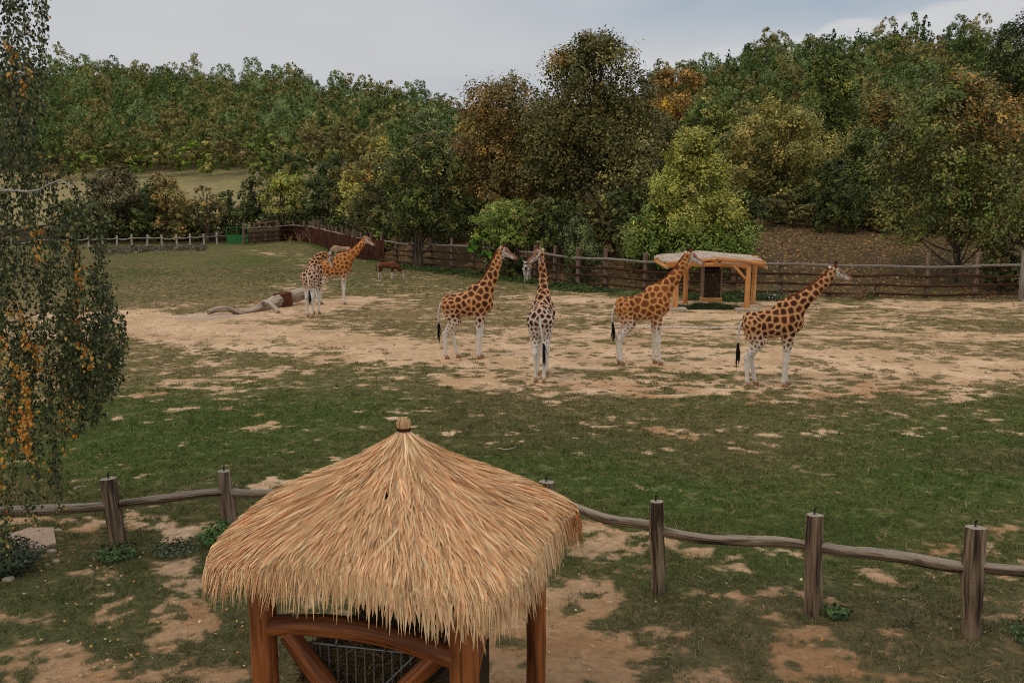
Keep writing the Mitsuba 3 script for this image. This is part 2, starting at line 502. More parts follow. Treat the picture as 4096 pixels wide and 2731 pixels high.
def cover(x, y):
    """(bare 0..1, dry 0..1, lush 0..1) at ground points"""
    x, y = mi.Float(x), mi.Float(y)
    wx = x + 1.1 * (noise(x * 0.7, y * 0.7) - 0.5) + 0.35 * (noise(x * 2.9, y * 2.9, 4.0) - 0.5)
    wy = y + 1.1 * (noise(x * 0.7, y * 0.7, 7.0) - 0.5) + 0.35 * (noise(x * 2.9, y * 2.9, 9.0) - 0.5)
    right = smoothstep(-12.0, 3.0, x)
    b = lin(y, (9, 0.29), (13, 0.28), (16, 0.22), (18, 0.12), (24, 0.13), (28, 0.22), (31, 0.33), (34, 0.34), (38, 0.32), (42, 0.28), (52, 0.27), (60, 0.22), (75, 0.17), (120, 0.14))
    b += 0.06 * right * smoothstep(20.0, 26.0, y) 
    left = smoothstep(-4.0, -14.0, x - (y - 48) * -0.1) * smoothstep(52.0, 58.0, y)
    b -= 0.2 * left
    path = mi.Float(0)
    for pts, hw, k in PATHS:
        path = dr.maximum(path, k * smoothstep(hw * 1.45, hw * 0.5, seg_dist(wx, wy, pts)))
    n = fbm(x * 0.33, y * 0.33, 1.0, 3)
    m = fbm(x * 1.9, y * 2.3, 5.0, 5)
    v = b + path * 0.9 + (n - 0.5) * 0.5 + (m - 0.5) * 1.2
    dry = dr.clip(lin(y, (9, 0.45), (16, 0.16), (22, 0.06), (27, 0.18), (33, 0.58), (42, 0.85), (52, 0.8), (60, 0.6), (80, 0.42), (120, 0.5)) - 0.08 * left + (fbm(x * 0.18, y * 0.18, 11.0, 3) - 0.5) * 0.75, 0, 1)
    near_ = smoothstep(22.0, 14.0, y)
    v += (fbm(x * 5.3, y * 5.3, 31.0, 3) - 0.5) * (0.25 + 0.45 * near_)
    soft = 0.07 + 0.17 * dry + 0.05 * near_
    bare = dr.clip(smoothstep(0.0, 1.0, (v - 0.5) / soft * 0.5 + 0.5), 0, 1)
    # single tussocks surviving on the bare earth
    tx, ty = x + 0.25 * (m - 0.5), y + 0.25 * (n - 0.5)
    for sc, sd_, pr in ((1.9, 0.0, 0.62), (0.85, 50.0, 0.66)):
        d1, _, wh = mikit.voronoi(tx * sc + sd_, ty * sc)
        tus = smoothstep(1.0, 0.55, d1 / (0.14 + 0.42 * dr.maximum(wh - pr, 0) / (1 - pr)) + (fbm(x * 6, y * 6, 2.0, 2) - 0.5) * 1.3) * smoothstep(pr, pr + 0.02, wh)
        bare = bare * (1 - 0.85 * tus * smoothstep(46.0, 36.0, y))
    s = fence_y_dr(x) - y
    strip = smoothstep(4.6, 2.6, s + (n - 0.5) * 3) * smoothstep(-0.3, 0.3, s) * smoothstep(26.0, 4.0, x)
    dry = dry * (1 - 0.85 * strip)
    bare = bare * (1 - 0.9 * strip)
    lush = dr.clip(smoothstep(0.40, 0.62, fbm(x * 0.12 + 5, y * 0.16, 3.0, 3)) * (1 - dry) + strip * 0.35, 0, 1)
    return bare, dry, lush


SAND, SAND2, RED = S(192, 160, 124), S(220, 189, 154), S(164, 118, 78)
GREEN, LUSH, OLIVE, TAN = S(96, 96, 56), S(84, 102, 46), S(118, 108, 72), S(160, 133, 95)


def ground_fn(p, n, uv):
    x, y, z = p.x, p.y, p.z
    bare, dry, lush = cover(x, y)
    f1 = fbm(x * 4.5, y * 4.5, 2.0, 3)
    f2 = noise(x * 17, y * 17, 3.0)
    f3 = fbm(x * 0.8, y * 0.8, 8.0, 3)
    sand = mix(SAND, SAND2, smoothstep(0.3, 0.75, f3 * 0.6 + f1 * 0.4))
    red = smoothstep(0.56, 0.72, fbm(x * 0.55 + 20, y * 0.55, 6.0, 3)) * smoothstep(34.0, 29.0, y)
    sand = mix(sand, RED, red * 0.65)
    near = smoothstep(19.0, 12.0, y)
    sand = mix(sand, S(150, 112, 76), near * 0.65)
    speck = smoothstep(0.74, 0.86, f2 * 0.5 + f1 * 0.5)
    sand = sand * (1 - 0.35 * speck) * (0.86 + 0.28 * f2)
    grass = mix(mix(GREEN, LUSH, lush), mix(OLIVE, TAN, f1), dry * 0.85)
    grass = mix(grass, S(96, 96, 80), near * 0.3)
    grass = grass * (0.42 + 0.28 * dry + (0.72 - 0.25 * dry) * (0.5 * f1 + 0.5 * f2)) * 0.95
    # thin turf lets earth show in flecks
    thin = smoothstep(0.60, 0.72, f1) * (0.25 + 0.4 * dry)
    grass = mix(grass, sand * 0.8, thin * 0.6)
    c = mix(grass, sand, bare)
    # beyond the fence: leaf litter on the right, pasture further left, woodland floor on the hills
    s = y - fence_y_dr(x)
    lit = smoothstep(0.35, 0.65, fbm(x * 0.4, y * 0.4, 15.0, 3))
    fleck = smoothstep(0.66, 0.78, noise(x * 5, y * 5, 21.0) * 0.6 + noise(x * 9, y * 9, 22.0) * 0.4)
    litter = mix(mix(S(80, 68, 50), S(114, 96, 68), f1), mix(S(84, 78, 52), S(110, 96, 66), f1), smoothstep(0.0, 1.0, dr.clip(0.9 - s * 0.12 + (lit - 0.5) * 0.8, 0, 1)))
    litter = mix(litter, S(198, 150, 92), fleck * 0.75)
    pasture = mix(S(158, 140, 100), S(140, 134, 92), fbm(x * 0.05, y * 0.09, 4.0, 3)) * (0.85 + 0.3 * f3)
    floor = mix(S(52, 44, 30), S(74, 62, 40), f3)
    far = smoothstep(128.0, 140.0, y) * smoothstep(-24.0, -36.0, x)
    out = mix(mix(litter, floor, smoothstep(90.0, 110.0, y)), mix(pasture, floor, smoothstep(222.0, 230.0, y)), far)
    return mix(c, out, smoothstep(-0.1, 0.5, s))


def ground_bump(p, n, uv):
    return fbm(p.x * 3.1, p.y * 3.1, 3.0, 3) * 0.08 + noise(p.x * 13, p.y * 13, 3.0) * 0.02


mat('ground_cover', mikit.proc(ground_fn), 0.95, 0.12, ground_bump, 1.0)


def stretch(*kv):
    out = []
    for a, b, n in kv:
        out.append(np.linspace(a, b, n, endpoint=False))
    return np.concatenate(out + [[kv[-1][1]]])


_xs = stretch((-700, -200, 14), (-200, -60, 40), (-60, -16, 60), (-16, 16, 110), (16, 60, 60), (60, 200, 40), (200, 700, 14))
_ys = stretch((-60, 4, 16), (4, 24, 100), (24, 60, 100), (60, 130, 80), (130, 480, 60), (480, 940, 14))
_gX, _gY = np.meshgrid(_xs, _ys, indexing='ij')
_gZ = height(_gX, _gY)
_i, _j = np.meshgrid(np.arange(len(_xs) - 1), np.arange(len(_ys) - 1), indexing='ij')
_k = (_i * len(_ys) + _j).ravel()
structure('ground', mikit.ply((np.stack([_gX, _gY, _gZ], -1).reshape(-1, 3), np.stack([_k, _k + len(_ys), _k + len(_ys) + 1, _k + 1], 1)), 'ground_cover', True))
# ------------------------------------------------------------------ leaves, crowns, trees
def leaves(P, N, size, rng, cols, aspect=0.62, fold=False):
    """one rhombus per point, facing roughly along N"""
    n = len(P)
    size = np.broadcast_to(size, (n,))[:, None]
    N = unit(N)
    a = unit(np.cross(N, rng.normal(size=(n, 3))))
    b = np.cross(N, a)
    l = size * (0.75 + 0.5 * rng.random((n, 1)))
    v = np.stack([P - a * l * 0.5, P + b * l * 0.5 * aspect, P + a * l * 0.5, P - b * l * 0.5 * aspect], 1).reshape(-1, 3)
    k = np.arange(n)[:, None] * 4
    f = np.vstack([k + [0, 1, 2], k + [0, 2, 3]])
    c = np.repeat(np.clip(cols, 0.003, 0.9), 4, axis=0)
    return v, f, c


def pick(pal, n, rng, jit=0.16):
    cols = np.array([S(*p[0]) for p in pal])
    w = np.array([p[1] for p in pal], float)
    c = cols[rng.choice(len(pal), n, p=w / w.sum())]
    return 2.0 * c * np.exp(rng.normal(0, jit, (n, 1))) * np.exp(rng.normal(0, jit * 0.15, (n, 3)))


def crown_points(rng, R, n, lobes, prof, clump, tight=0.5, fill=0.25):
    """points of a crown of half sizes R about its centre; prof(t) = relative radius at height t in 0..1. -> points, outward, lobe number, lobe centres, lobe radii, clump number"""
    R = np.asarray(R, float)
    C, rad = [], []
    for i in range(lobes):
        t = (i + 0.5) / lobes
        t = np.clip(t + rng.normal(0, 0.06), 0.04, 0.97)
        pr = prof(t)
        a = i * 2.39996 + rng.normal(0, 0.5)
        rr = pr * (0.18 + 0.66 * math.sqrt(rng.random()))
        C.append([math.cos(a) * rr, math.sin(a) * rr, 2 * t - 1])
        rad.append((0.25 + 0.18 * rng.random()) * (0.5 + 0.6 * pr))
    C, rad = np.array(C), np.array(rad)
    area = rad ** 2
    nc = np.maximum(3, (n / clump * area / area.sum())).astype(int)
    pts, out, lob, clu = [], [], [], []
    base = 0
    for i in range(lobes):
        d = unit(rng.normal(size=(nc[i], 3)) + [0, 0, 0.35] + 0.5 * C[i])
        rr = rad[i] * np.where(rng.random(nc[i]) < fill, rng.random(nc[i]) ** 0.5, 0.80 + 0.38 * rng.random(nc[i]))
        cc = C[i] + d * rr[:, None] * [1, 1, 0.8]
        m = rng.poisson(clump, nc[i]) + 1
        idx = np.repeat(np.arange(nc[i]), m)
        q = cc[idx] + rng.normal(0, 1, (len(idx), 3)) * tight * rad[i] * 0.30
        pts.append(q)
        out.append(d[idx])
        lob.append(np.full(len(idx), i))
        clu.append(idx + base)
        base += nc[i]
    P = np.vstack(pts)
    lo, hi = np.percentile(P, 0.7, axis=0), np.percentile(P, 99.3, axis=0)
    s, mid = 2 / (hi - lo), (hi + lo) / 2
    return (P - mid) * s * R, np.vstack(out), np.concatenate(lob), (C - mid) * s * R, rad * R.mean(), np.concatenate(clu)


def dome(t):
    return math.sqrt(max(0.02, 1 - (2 * t - 0.85) ** 2 / 1.4)) if t < 1 else 0.2


def cone(t):
    return 0.12 + 0.95 * (1 - t) ** 0.8


def egg(t):
    return (0.35 + 0.65 * math.sin(PI * min(1, t * 0.75 + 0.2)) ** 0.8) * (1 - 0.5 * max(0, t - 0.75) / 0.25)


def spread(t):
    return 0.5 + 0.5 * math.sin(PI * min(1, t * 0.9 + 0.12))


LEAF_TOTAL = [0]


def tree(label, cat, cx, top, bot, hw, Y, base=None, pal=None, group=None, prof=dome, lobes=22, leaf=0.2, cover_k=6.5, trunk=True, trunk_r=None, seed=0, name='tree', lean=0.0,
         tint=None, lobe_jit=0.15, tight=0.5, up=0.5, depth_k=0.9, stems=1, n_max=40000, ground_y=None, clump=14):
    rng = np.random.default_rng(1000 + seed)
    pt, pb = point_at(cx, top, Y), point_at(cx, bot, Y)
    hwm = hw / F * math.hypot(Y, 0)
    ctr = (pt + pb) / 2
    rz = (pt[2] - pb[2]) / 2
    bx = point_at(base if base is not None else cx, bot, Y)[0]
    by = Y
    gz = hz(bx, by)
    if pb[2] < gz + 0.15:
        rz = (pt[2] - gz - 0.1) / 2
        ctr[2] = gz + 0.1 + rz
    R = (hwm, hwm * depth_k, rz)
    pxm = F / Y
    lobes = int(lobes * 1.3)
    leaf = leaf * 1.08
    n = int(min(n_max, cover_k * PI * hw * (rz * pxm) / (0.31 * (leaf * pxm) ** 2)))
    P, N, L, C, rad, K = crown_points(rng, R, n, lobes, prof, clump, tight)
    keep = P[:, 2] + ctr[2] > gz + 0.05
    P, N, L, K = P[keep], N[keep], L[keep], K[keep]
    lobe_pal = np.exp(rng.normal(0, lobe_jit, (lobes, 1))) * np.exp(rng.normal(0, lobe_jit * 0.12, (lobes, 3)))
    nk = K.max() + 1
    ccol = pick(pal, nk, rng, 0.10)
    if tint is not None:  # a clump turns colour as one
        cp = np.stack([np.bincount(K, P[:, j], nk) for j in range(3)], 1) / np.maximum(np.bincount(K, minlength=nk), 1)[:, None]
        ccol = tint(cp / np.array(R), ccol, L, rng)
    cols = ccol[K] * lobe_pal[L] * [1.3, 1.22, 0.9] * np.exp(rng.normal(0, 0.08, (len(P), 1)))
    nn = unit(N * 0.9 + rng.normal(size=P.shape) * 0.5 + [0, 0, up])
    v, f, c = leaves(P + ctr, nn, leaf, rng, cols)
    LEAF_TOTAL[0] += len(f)
    k = thing(name, label, cat, group)
    put(k, 'crown', mikit.ply((v, f), 'leaf', False, color=c))
    if trunk:
        mb = MB()
        hgt = pt[2] - gz
        tr = trunk_r or 0.018 * hgt + 0.04
        for s in range(stems):
            o = np.array([rng.normal(0, 0.25), rng.normal(0, 0.2), 0]) * (s > 0) * hgt * 0.08
            b0 = np.array([bx, by, gz - 0.15]) + o
            tip = np.array([ctr[0] + lean, ctr[1], ctr[2] + rz * 0.62]) + o * 3
            mid = b0 + (tip - b0) * 0.45 + np.array([rng.normal(0, 0.03), rng.normal(0, 0.03), 0]) * hgt
            cl = spline([b0, mid, tip], 12)
            v, f, uv = tube(cl, np.linspace(tr, tr * 0.25, 12) * np.array([1.35] + [1] * 11), 8, False, 0.15, seed + s)
            mb.add(v, f, uv)
            for i in range(s, lobes, stems):
                q = C[i] + ctr
                t = np.clip((q[2] - rad[i] * 0.9 - gz) / hgt * 0.85, 0.16, 0.82) + rng.normal(0, 0.02)
                j = int(np.clip(t * 11, 1, 10))
                m = (cl[j] + q) / 2 + [0, 0, -0.08 * np.linalg.norm(q - cl[j])]
                v, f, uv = tube(spline([cl[j], m, q], 6), np.linspace(tr * 0.42 * (1 - 0.5 * t), 0.018, 6), 5, False, 0, seed)
                mb.add(v, f, uv)
                for _ in range(3):
                    q2 = q + unit(rng.normal(size=3) + unit(C[i]) * 0.6) * rad[i] * 0.9
                    v, f, uv = tube(np.array([m + (q - m) * 0.5, (q + q2) / 2 + [0, 0, 0.03], q2]), [0.03, 0.02, 0.01], 4, False)
                    mb.add(v, f, uv)
        put(k, 'trunk', mb.ply('bark', True, uv=True))
    return k


OLIVE_DK = [((74, 75, 44), 5), ((92, 90, 56), 3), ((56, 60, 36), 4), ((112, 104, 68), 1)]
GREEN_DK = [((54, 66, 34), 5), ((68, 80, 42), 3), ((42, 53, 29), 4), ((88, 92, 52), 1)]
GREEN_MD = [((70, 86, 42), 5), ((88, 98, 50), 3), ((52, 66, 34), 3), ((112, 112, 62), 1)]
YELLOWISH = [((107, 112, 56), 5), ((124, 126, 68), 3), ((84, 94, 47), 4), ((132, 126, 76), 1)]
OLIVE_LT = [((104, 104, 60), 5), ((124, 118, 72), 3), ((80, 84, 48), 4), ((140, 124, 78), 1)]
ORANGE = [((130, 104, 60), 4), ((114, 93, 56), 4), ((94, 82, 50), 4), ((148, 116, 64), 1), ((82, 80, 48), 3)]
RUSSET = [((108, 92, 58), 4), ((92, 80, 50), 4), ((76, 75, 46), 4), ((132, 104, 60), 1)]
SILVER = [((104, 98, 80), 3), ((72, 68, 52), 5), ((140, 132, 112), 1), ((56, 58, 40), 5)]
CREAM = [((128, 116, 82), 4), ((106, 98, 66), 4), ((78, 78, 50), 5), ((144, 116, 72), 1)]
BUSH = [((96, 112, 58), 4), ((76, 94, 46), 4), ((122, 128, 72), 2)]
BLUEISH = [((72, 86, 58), 4), ((88, 98, 70), 3), ((56, 70, 46), 3)]
BROWNISH = [((80, 72, 52), 4), ((68, 64, 44), 4), ((92, 80, 60), 2), ((64, 66, 42), 3)]


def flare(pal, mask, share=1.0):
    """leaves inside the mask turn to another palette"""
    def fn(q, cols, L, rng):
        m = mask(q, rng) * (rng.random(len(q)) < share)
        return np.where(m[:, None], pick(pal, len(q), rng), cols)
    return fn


def blob(x, z, r):
    return lambda q, rng: (q[:, 0] - x) ** 2 + (q[:, 2] - z) ** 2 < (r * (0.7 + 0.6 * rng.random(len(q)))) ** 2
# ------------------------------------------------------------------ the trees and bushes beyond the paddock
# label, crown centre px, top, bottom, half width, distance ...
tree('tallest tree, dark olive crown rising above the skyline in the middle', 'tree', 592, 38, 205, 68, 78, base=609, pal=OLIVE_DK, lobes=40, leaf=0.21, seed=1, trunk_r=0.34, prof=lambda t: 1.0 if t < 0.38 else max(0.3, 1 - 0.72 * ((t - 0.38) / 0.62) ** 1.15), lobe_jit=0.14,
     tint=flare(ORANGE, blob(-0.5, 0.72, 0.12)), n_max=64000, cover_k=7)
tree('tall tree turning orange brown at the left shoulder of the tallest tree', 'tree', 500, 80, 214, 50, 82, pal=RUSSET, lobes=34, leaf=0.21, seed=2, prof=dome, lobe_jit=0.25, tint=flare(ORANGE, blob(-0.35, 0.35, 0.5), 0.6))
tree('dark green tree on two bare trunks behind the fence left of the light green bush', 'tree', 422, 141, 236, 43, 79, base=416, pal=GREEN_DK, lobes=26, leaf=0.2, seed=3, stems=2, tint=flare(OLIVE_LT, lambda q, r: r.random(len(q)) < 0.16))
tree('green tree with a few red brown leaf clumps, left of the two-trunk tree', 'tree', 374, 137, 226, 32, 100, pal=OLIVE_LT, lobes=24, leaf=0.26, seed=4, tint=flare([((140, 72, 40), 1), ((116, 66, 40), 1)], blob(-0.15, 0.2, 0.16), 0.6))
tree('dark dense tree directly behind the peak of the brown fence screen', 'tree', 330, 157, 232, 25, 128, pal=GREEN_DK, lobes=22, leaf=0.3, seed=5)
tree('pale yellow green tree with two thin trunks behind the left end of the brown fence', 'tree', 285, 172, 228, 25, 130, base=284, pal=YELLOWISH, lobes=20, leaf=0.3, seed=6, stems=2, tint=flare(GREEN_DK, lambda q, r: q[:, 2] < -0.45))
tree('silvery dark round tree standing behind the pale rail fence, right of the birch', 'tree', 118, 167, 236, 31, 122, base=112, pal=SILVER, lobes=24, leaf=0.3, seed=7)
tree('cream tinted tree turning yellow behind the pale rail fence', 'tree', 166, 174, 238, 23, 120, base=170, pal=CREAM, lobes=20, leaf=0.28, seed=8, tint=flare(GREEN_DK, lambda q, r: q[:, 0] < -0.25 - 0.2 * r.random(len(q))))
tree('thin bare-stemmed small tree with brownish foliage left of the green gate', 'tree', 208, 186, 226, 19, 119, base=206, pal=CREAM, lobes=14, leaf=0.26, seed=9, stems=3, cover_k=2.2)
tree('dark green rounded shrub left of the green gate', 'bush', 229, 192, 243, 18, 122, pal=GREEN_DK, lobes=16, leaf=0.28, seed=10, name='bush')
tree('dark pointed shrub between the pasture and the brown fence', 'bush', 256, 178, 238, 15, 134, pal=GREEN_DK, lobes=16, leaf=0.3, seed=11, prof=egg, name='bush')
tree('dark hedge-like shrub behind the pale fence under the silvery tree', 'bush', 86, 200, 246, 32, 118, pal=GREEN_DK, lobes=18, leaf=0.3, seed=12, name='bush')
tree('dark hedge behind the pale fence just left of the thin bare-stemmed tree', 'hedge', 196, 200, 243, 30, 124, pal=GREEN_DK, lobes=18, leaf=0.3, seed=51, name='hedge')
tree('dark hedge behind the pale fence between the silvery and cream trees', 'hedge', 146, 194, 244, 34, 125, pal=OLIVE_DK, lobes=18, leaf=0.3, seed=52, name='hedge')
tree('dark low shrub behind the pale fence between the silvery and cream trees', 'bush', 141, 208, 243, 20, 119, pal=GREEN_DK, lobes=14, leaf=0.3, seed=13, name='bush')
tree('dark low shrub behind the pale fence under the cream tree', 'bush', 184, 212, 242, 20, 121, pal=OLIVE_DK, lobes=14, leaf=0.3, seed=14, name='bush')
tree('dull brown green bush behind the fence, above the head of the rear giraffe', 'bush', 369, 184, 250, 22, 96, pal=BROWNISH + GREEN_DK, lobes=20, leaf=0.17, seed=15, name='bush', n_max=20000)
tree('small vivid green bush at the fence behind the peak of the brown screen', 'bush', 341, 206, 240, 11, 112, pal=GREEN_MD, lobes=10, leaf=0.22, seed=16, name='bush')
tree('small green bush right of the dull brown green bush', 'bush', 384, 218, 252, 10, 90, pal=GREEN_MD, lobes=10, leaf=0.18, seed=17, name='bush')
tree('round light green bush behind the fence, above the giraffe with the upright neck', 'bush', 507, 200, 250, 33, 71, pal=BUSH, lobes=26, leaf=0.13, seed=18, name='bush', prof=spread, tight=0.4, n_max=26000)
tree('vivid green leafy shrub leaning on the fence below the light green bush', 'bush', 486, 234, 256, 17, 70.5, pal=[((76, 118, 44), 3), ((60, 98, 36), 2)], lobes=12, leaf=0.26, seed=19, name='bush', up=0.9)
tree('dark leafy shrub behind the fence rails below the light green bush', 'bush', 506, 247, 274, 20, 70, pal=GREEN_DK, lobes=12, leaf=0.24, seed=20, name='bush', up=0.9)
tree('blue green wispy bush behind the fence at the foot of the tallest tree', 'bush', 584, 219, 282, 20, 65, pal=BLUEISH, lobes=18, leaf=0.12, seed=21, name='bush', prof=egg, n_max=16000)
tree('bright yellow green tree behind the wooden shelter, branches down to the ground', 'tree', 690, 131, 262, 60, 63.5, base=668, pal=YELLOWISH, lobes=34, leaf=0.17, seed=22, prof=lambda t: 0.2 + 0.8 * (1 - t) ** 0.75, lobe_jit=0.16, tight=0.55, n_max=44000,
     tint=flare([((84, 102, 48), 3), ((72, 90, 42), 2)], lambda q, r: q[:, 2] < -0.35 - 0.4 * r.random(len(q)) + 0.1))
tree('light yellowish bush right of the bright yellow green tree', 'bush', 737, 211, 262, 16, 64, pal=OLIVE_LT, lobes=16, leaf=0.16, seed=23, name='bush')
tree('bright green bush filling the foot of the yellow green tree', 'bush', 655, 206, 268, 24, 63, pal=[((76, 98, 46), 3), ((64, 84, 40), 3), ((98, 112, 56), 1)], lobes=18, leaf=0.16, seed=24, name='bush')
tree('olive green broad tree right of the bright yellow green tree', 'tree', 778, 104, 214, 52, 84, base=770, pal=OLIVE_LT, lobes=34, leaf=0.22, seed=25, prof=dome)
tree('tall narrow green tree with bare stems in the upper right wood', 'tree', 826, 56, 170, 34, 112, pal=GREEN_MD, lobes=28, leaf=0.28, seed=26, prof=egg, lobe_jit=0.15)
tree('orange brown tree just right of the tallest tree', 'tree', 676, 70, 150, 34, 118, pal=ORANGE, lobes=24, leaf=0.28, seed=27, tint=flare([((190, 136, 52), 1), ((170, 120, 50), 1)], blob(-0.5, -0.1, 0.35)))
tree('dense dark green bushy tree in the wood edge right of the shelter', 'tree', 838, 160, 236, 26, 74, pal=GREEN_DK, lobes=22, leaf=0.17, seed=28, prof=egg)
tree('large spreading tree right of the shelter, green with rust brown upper branches', 'tree', 958, 76, 243, 72, 61, base=957, pal=GREEN_MD + OLIVE_DK, lobes=46, leaf=0.2, seed=29, prof=dome, trunk_r=0.17, n_max=50000,
     tint=flare(RUSSET + ORANGE, lambda q, r: (q[:, 0] > -0.35 + 0.5 * r.random(len(q))) & (q[:, 2] > -0.05 + 0.4 * r.random(len(q))), 0.75))
tree('dark green tree rising at the right edge of the picture against the sky', 'tree', 1022, 17, 150, 38, 92, pal=GREEN_DK, lobes=26, leaf=0.24, seed=30, prof=egg)
tree('small dark bush behind the fence at the right edge, below the large spreading tree', 'bush', 1000, 238, 294, 24, 59, pal=GREEN_DK + BROWNISH, lobes=16, leaf=0.15, seed=31, name='bush')
tree('low grey green shrub under the trees between the shelter and the right edge', 'bush', 882, 216, 246, 13, 74, pal=OLIVE_LT, lobes=10, leaf=0.16, seed=32, name='bush')
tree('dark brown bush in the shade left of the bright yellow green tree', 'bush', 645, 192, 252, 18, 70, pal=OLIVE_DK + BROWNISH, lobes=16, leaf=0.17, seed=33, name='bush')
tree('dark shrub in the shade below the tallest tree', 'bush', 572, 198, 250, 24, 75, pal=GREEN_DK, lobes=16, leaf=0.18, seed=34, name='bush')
tree('olive tree between the dark two-trunk tree and the orange brown tree', 'tree', 458, 152, 232, 26, 92, pal=OLIVE_DK, lobes=20, leaf=0.24, seed=35)
tree('dark green tree in the shade behind the light green bush', 'tree', 522, 150, 230, 34, 86, pal=GREEN_DK, lobes=22, leaf=0.24, seed=36)
tree('dark tree crown hanging left of the tallest trunk', 'tree', 556, 120, 214, 30, 81, pal=OLIVE_DK, lobes=20, leaf=0.22, seed=37)
tree('russet tree crown behind the right side of the tallest tree', 'tree', 640, 120, 205, 26, 84, pal=RUSSET + GREEN_DK, lobes=18, leaf=0.22, seed=38, tint=flare(ORANGE, blob(-0.1, 0.3, 0.4), 0.6))
tree('green tree above the bright yellow green tree', 'tree', 712, 100, 165, 32, 98, pal=GREEN_MD, lobes=22, leaf=0.26, seed=39, tint=flare(YELLOWISH, blob(0.2, 0.4, 0.5), 0.5))
tree('grey olive tree in the middle of the upper right wood', 'tree', 880, 92, 196, 36, 98, pal=OLIVE_DK + OLIVE_LT, lobes=26, leaf=0.25, seed=40, tint=flare(ORANGE, blob(-0.1, 0.7, 0.25), 0.7))
tree('green tree over the dark gap left of the large spreading tree', 'tree', 862, 130, 206, 30, 84, pal=GREEN_MD, lobes=20, leaf=0.22, seed=41)
tree('dark green tree deep in the wood behind the olive tree', 'tree', 742, 130, 222, 30, 92, pal=GREEN_DK, lobes=20, leaf=0.25, seed=42)
tree('olive tree on the slope above the olive broad tree', 'tree', 764, 104, 170, 30, 118, pal=OLIVE_LT, lobes=22, leaf=0.28, seed=43)
tree('brown green tree at the right edge below the dark tree', 'tree', 1016, 96, 236, 34, 74, pal=OLIVE_DK + RUSSET, lobes=24, leaf=0.22, seed=44)
tree('pale grey green tree where the left hill meets the orange tree', 'tree', 440, 108, 172, 30, 135, pal=[((88, 104, 74), 4), ((72, 88, 58), 4), ((110, 120, 86), 2)], lobes=24, leaf=0.34, seed=45)
tree('green tree with orange edge beside the pale grey green tree', 'tree', 470, 122, 182, 24, 112, pal=GREEN_MD, lobes=18, leaf=0.28, seed=46, tint=flare(ORANGE, blob(0.6, 0.5, 0.5), 0.6))
tree('dark tree filling the wood behind the large spreading tree', 'tree', 930, 120, 226, 40, 88, pal=OLIVE_DK, lobes=26, leaf=0.24, seed=47)
tree('brownish tree in the wood above the large spreading tree', 'tree', 950, 92, 150, 34, 125, pal=OLIVE_DK + RUSSET, lobes=22, leaf=0.3, seed=48, tint=flare(ORANGE, blob(0.2, 0.5, 0.3), 0.4))
tree('dark tree behind the fence screen right of the dense dark tree', 'tree', 352, 160, 226, 24, 118, pal=OLIVE_DK, lobes=18, leaf=0.28, seed=49)
tree('bushy tree in the gap behind the two bare trunks', 'tree', 402, 178, 238, 26, 98, pal=GREEN_DK, lobes=18, leaf=0.24, seed=50)

# darker company deep in the wood: nothing in the photograph tells one from the next
_fr = np.random.default_rng(61)
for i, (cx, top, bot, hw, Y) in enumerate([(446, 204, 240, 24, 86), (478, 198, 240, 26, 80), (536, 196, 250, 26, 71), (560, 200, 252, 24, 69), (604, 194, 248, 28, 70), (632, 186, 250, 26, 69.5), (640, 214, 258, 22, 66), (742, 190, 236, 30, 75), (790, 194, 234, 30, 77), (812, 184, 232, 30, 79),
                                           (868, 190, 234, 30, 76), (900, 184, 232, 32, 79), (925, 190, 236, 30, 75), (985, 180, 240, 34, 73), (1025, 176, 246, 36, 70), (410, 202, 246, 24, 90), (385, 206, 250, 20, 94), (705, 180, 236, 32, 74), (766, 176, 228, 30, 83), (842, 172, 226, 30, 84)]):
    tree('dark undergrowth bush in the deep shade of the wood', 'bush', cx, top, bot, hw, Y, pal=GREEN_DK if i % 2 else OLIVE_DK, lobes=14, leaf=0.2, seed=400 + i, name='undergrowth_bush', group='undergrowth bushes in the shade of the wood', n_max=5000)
WOOD = [GREEN_MD, OLIVE_DK, OLIVE_LT, GREEN_DK]
for i, (cx, top, bot, hw, Y) in enumerate([(700, 104, 190, 38, 108), (738, 112, 190, 36, 110), (800, 118, 190, 36, 112), (846, 110, 190, 34, 112), (900, 112, 190, 38, 112), (860, 104, 196, 34, 104), (800, 112, 200, 34, 100), (915, 100, 200, 36, 104), (990, 104, 190, 36, 110), (1030, 100, 200, 36, 104), (752, 112, 196, 34, 102),
                                           (655, 108, 200, 34, 98), (612, 100, 200, 40, 92), (548, 104, 190, 30, 98), (478, 118, 200, 30, 104), (440, 132, 206, 30, 112), (404, 140, 214, 28, 116), (388, 150, 220, 26, 122)]):
    tree('leafy tree standing deep in the wood behind the paddock fence', 'tree', cx, top, bot, hw, Y + 6, pal=WOOD[i * 7 % 4], lobes=20, leaf=0.3, seed=450 + i, name='wood_tree', group='trees deep in the wood behind the paddock fence', n_max=7000, tint=flare(ORANGE, blob(_fr.uniform(-.6, .6), 0.6, 0.3), 0.5) if i % 4 == 1 else None)

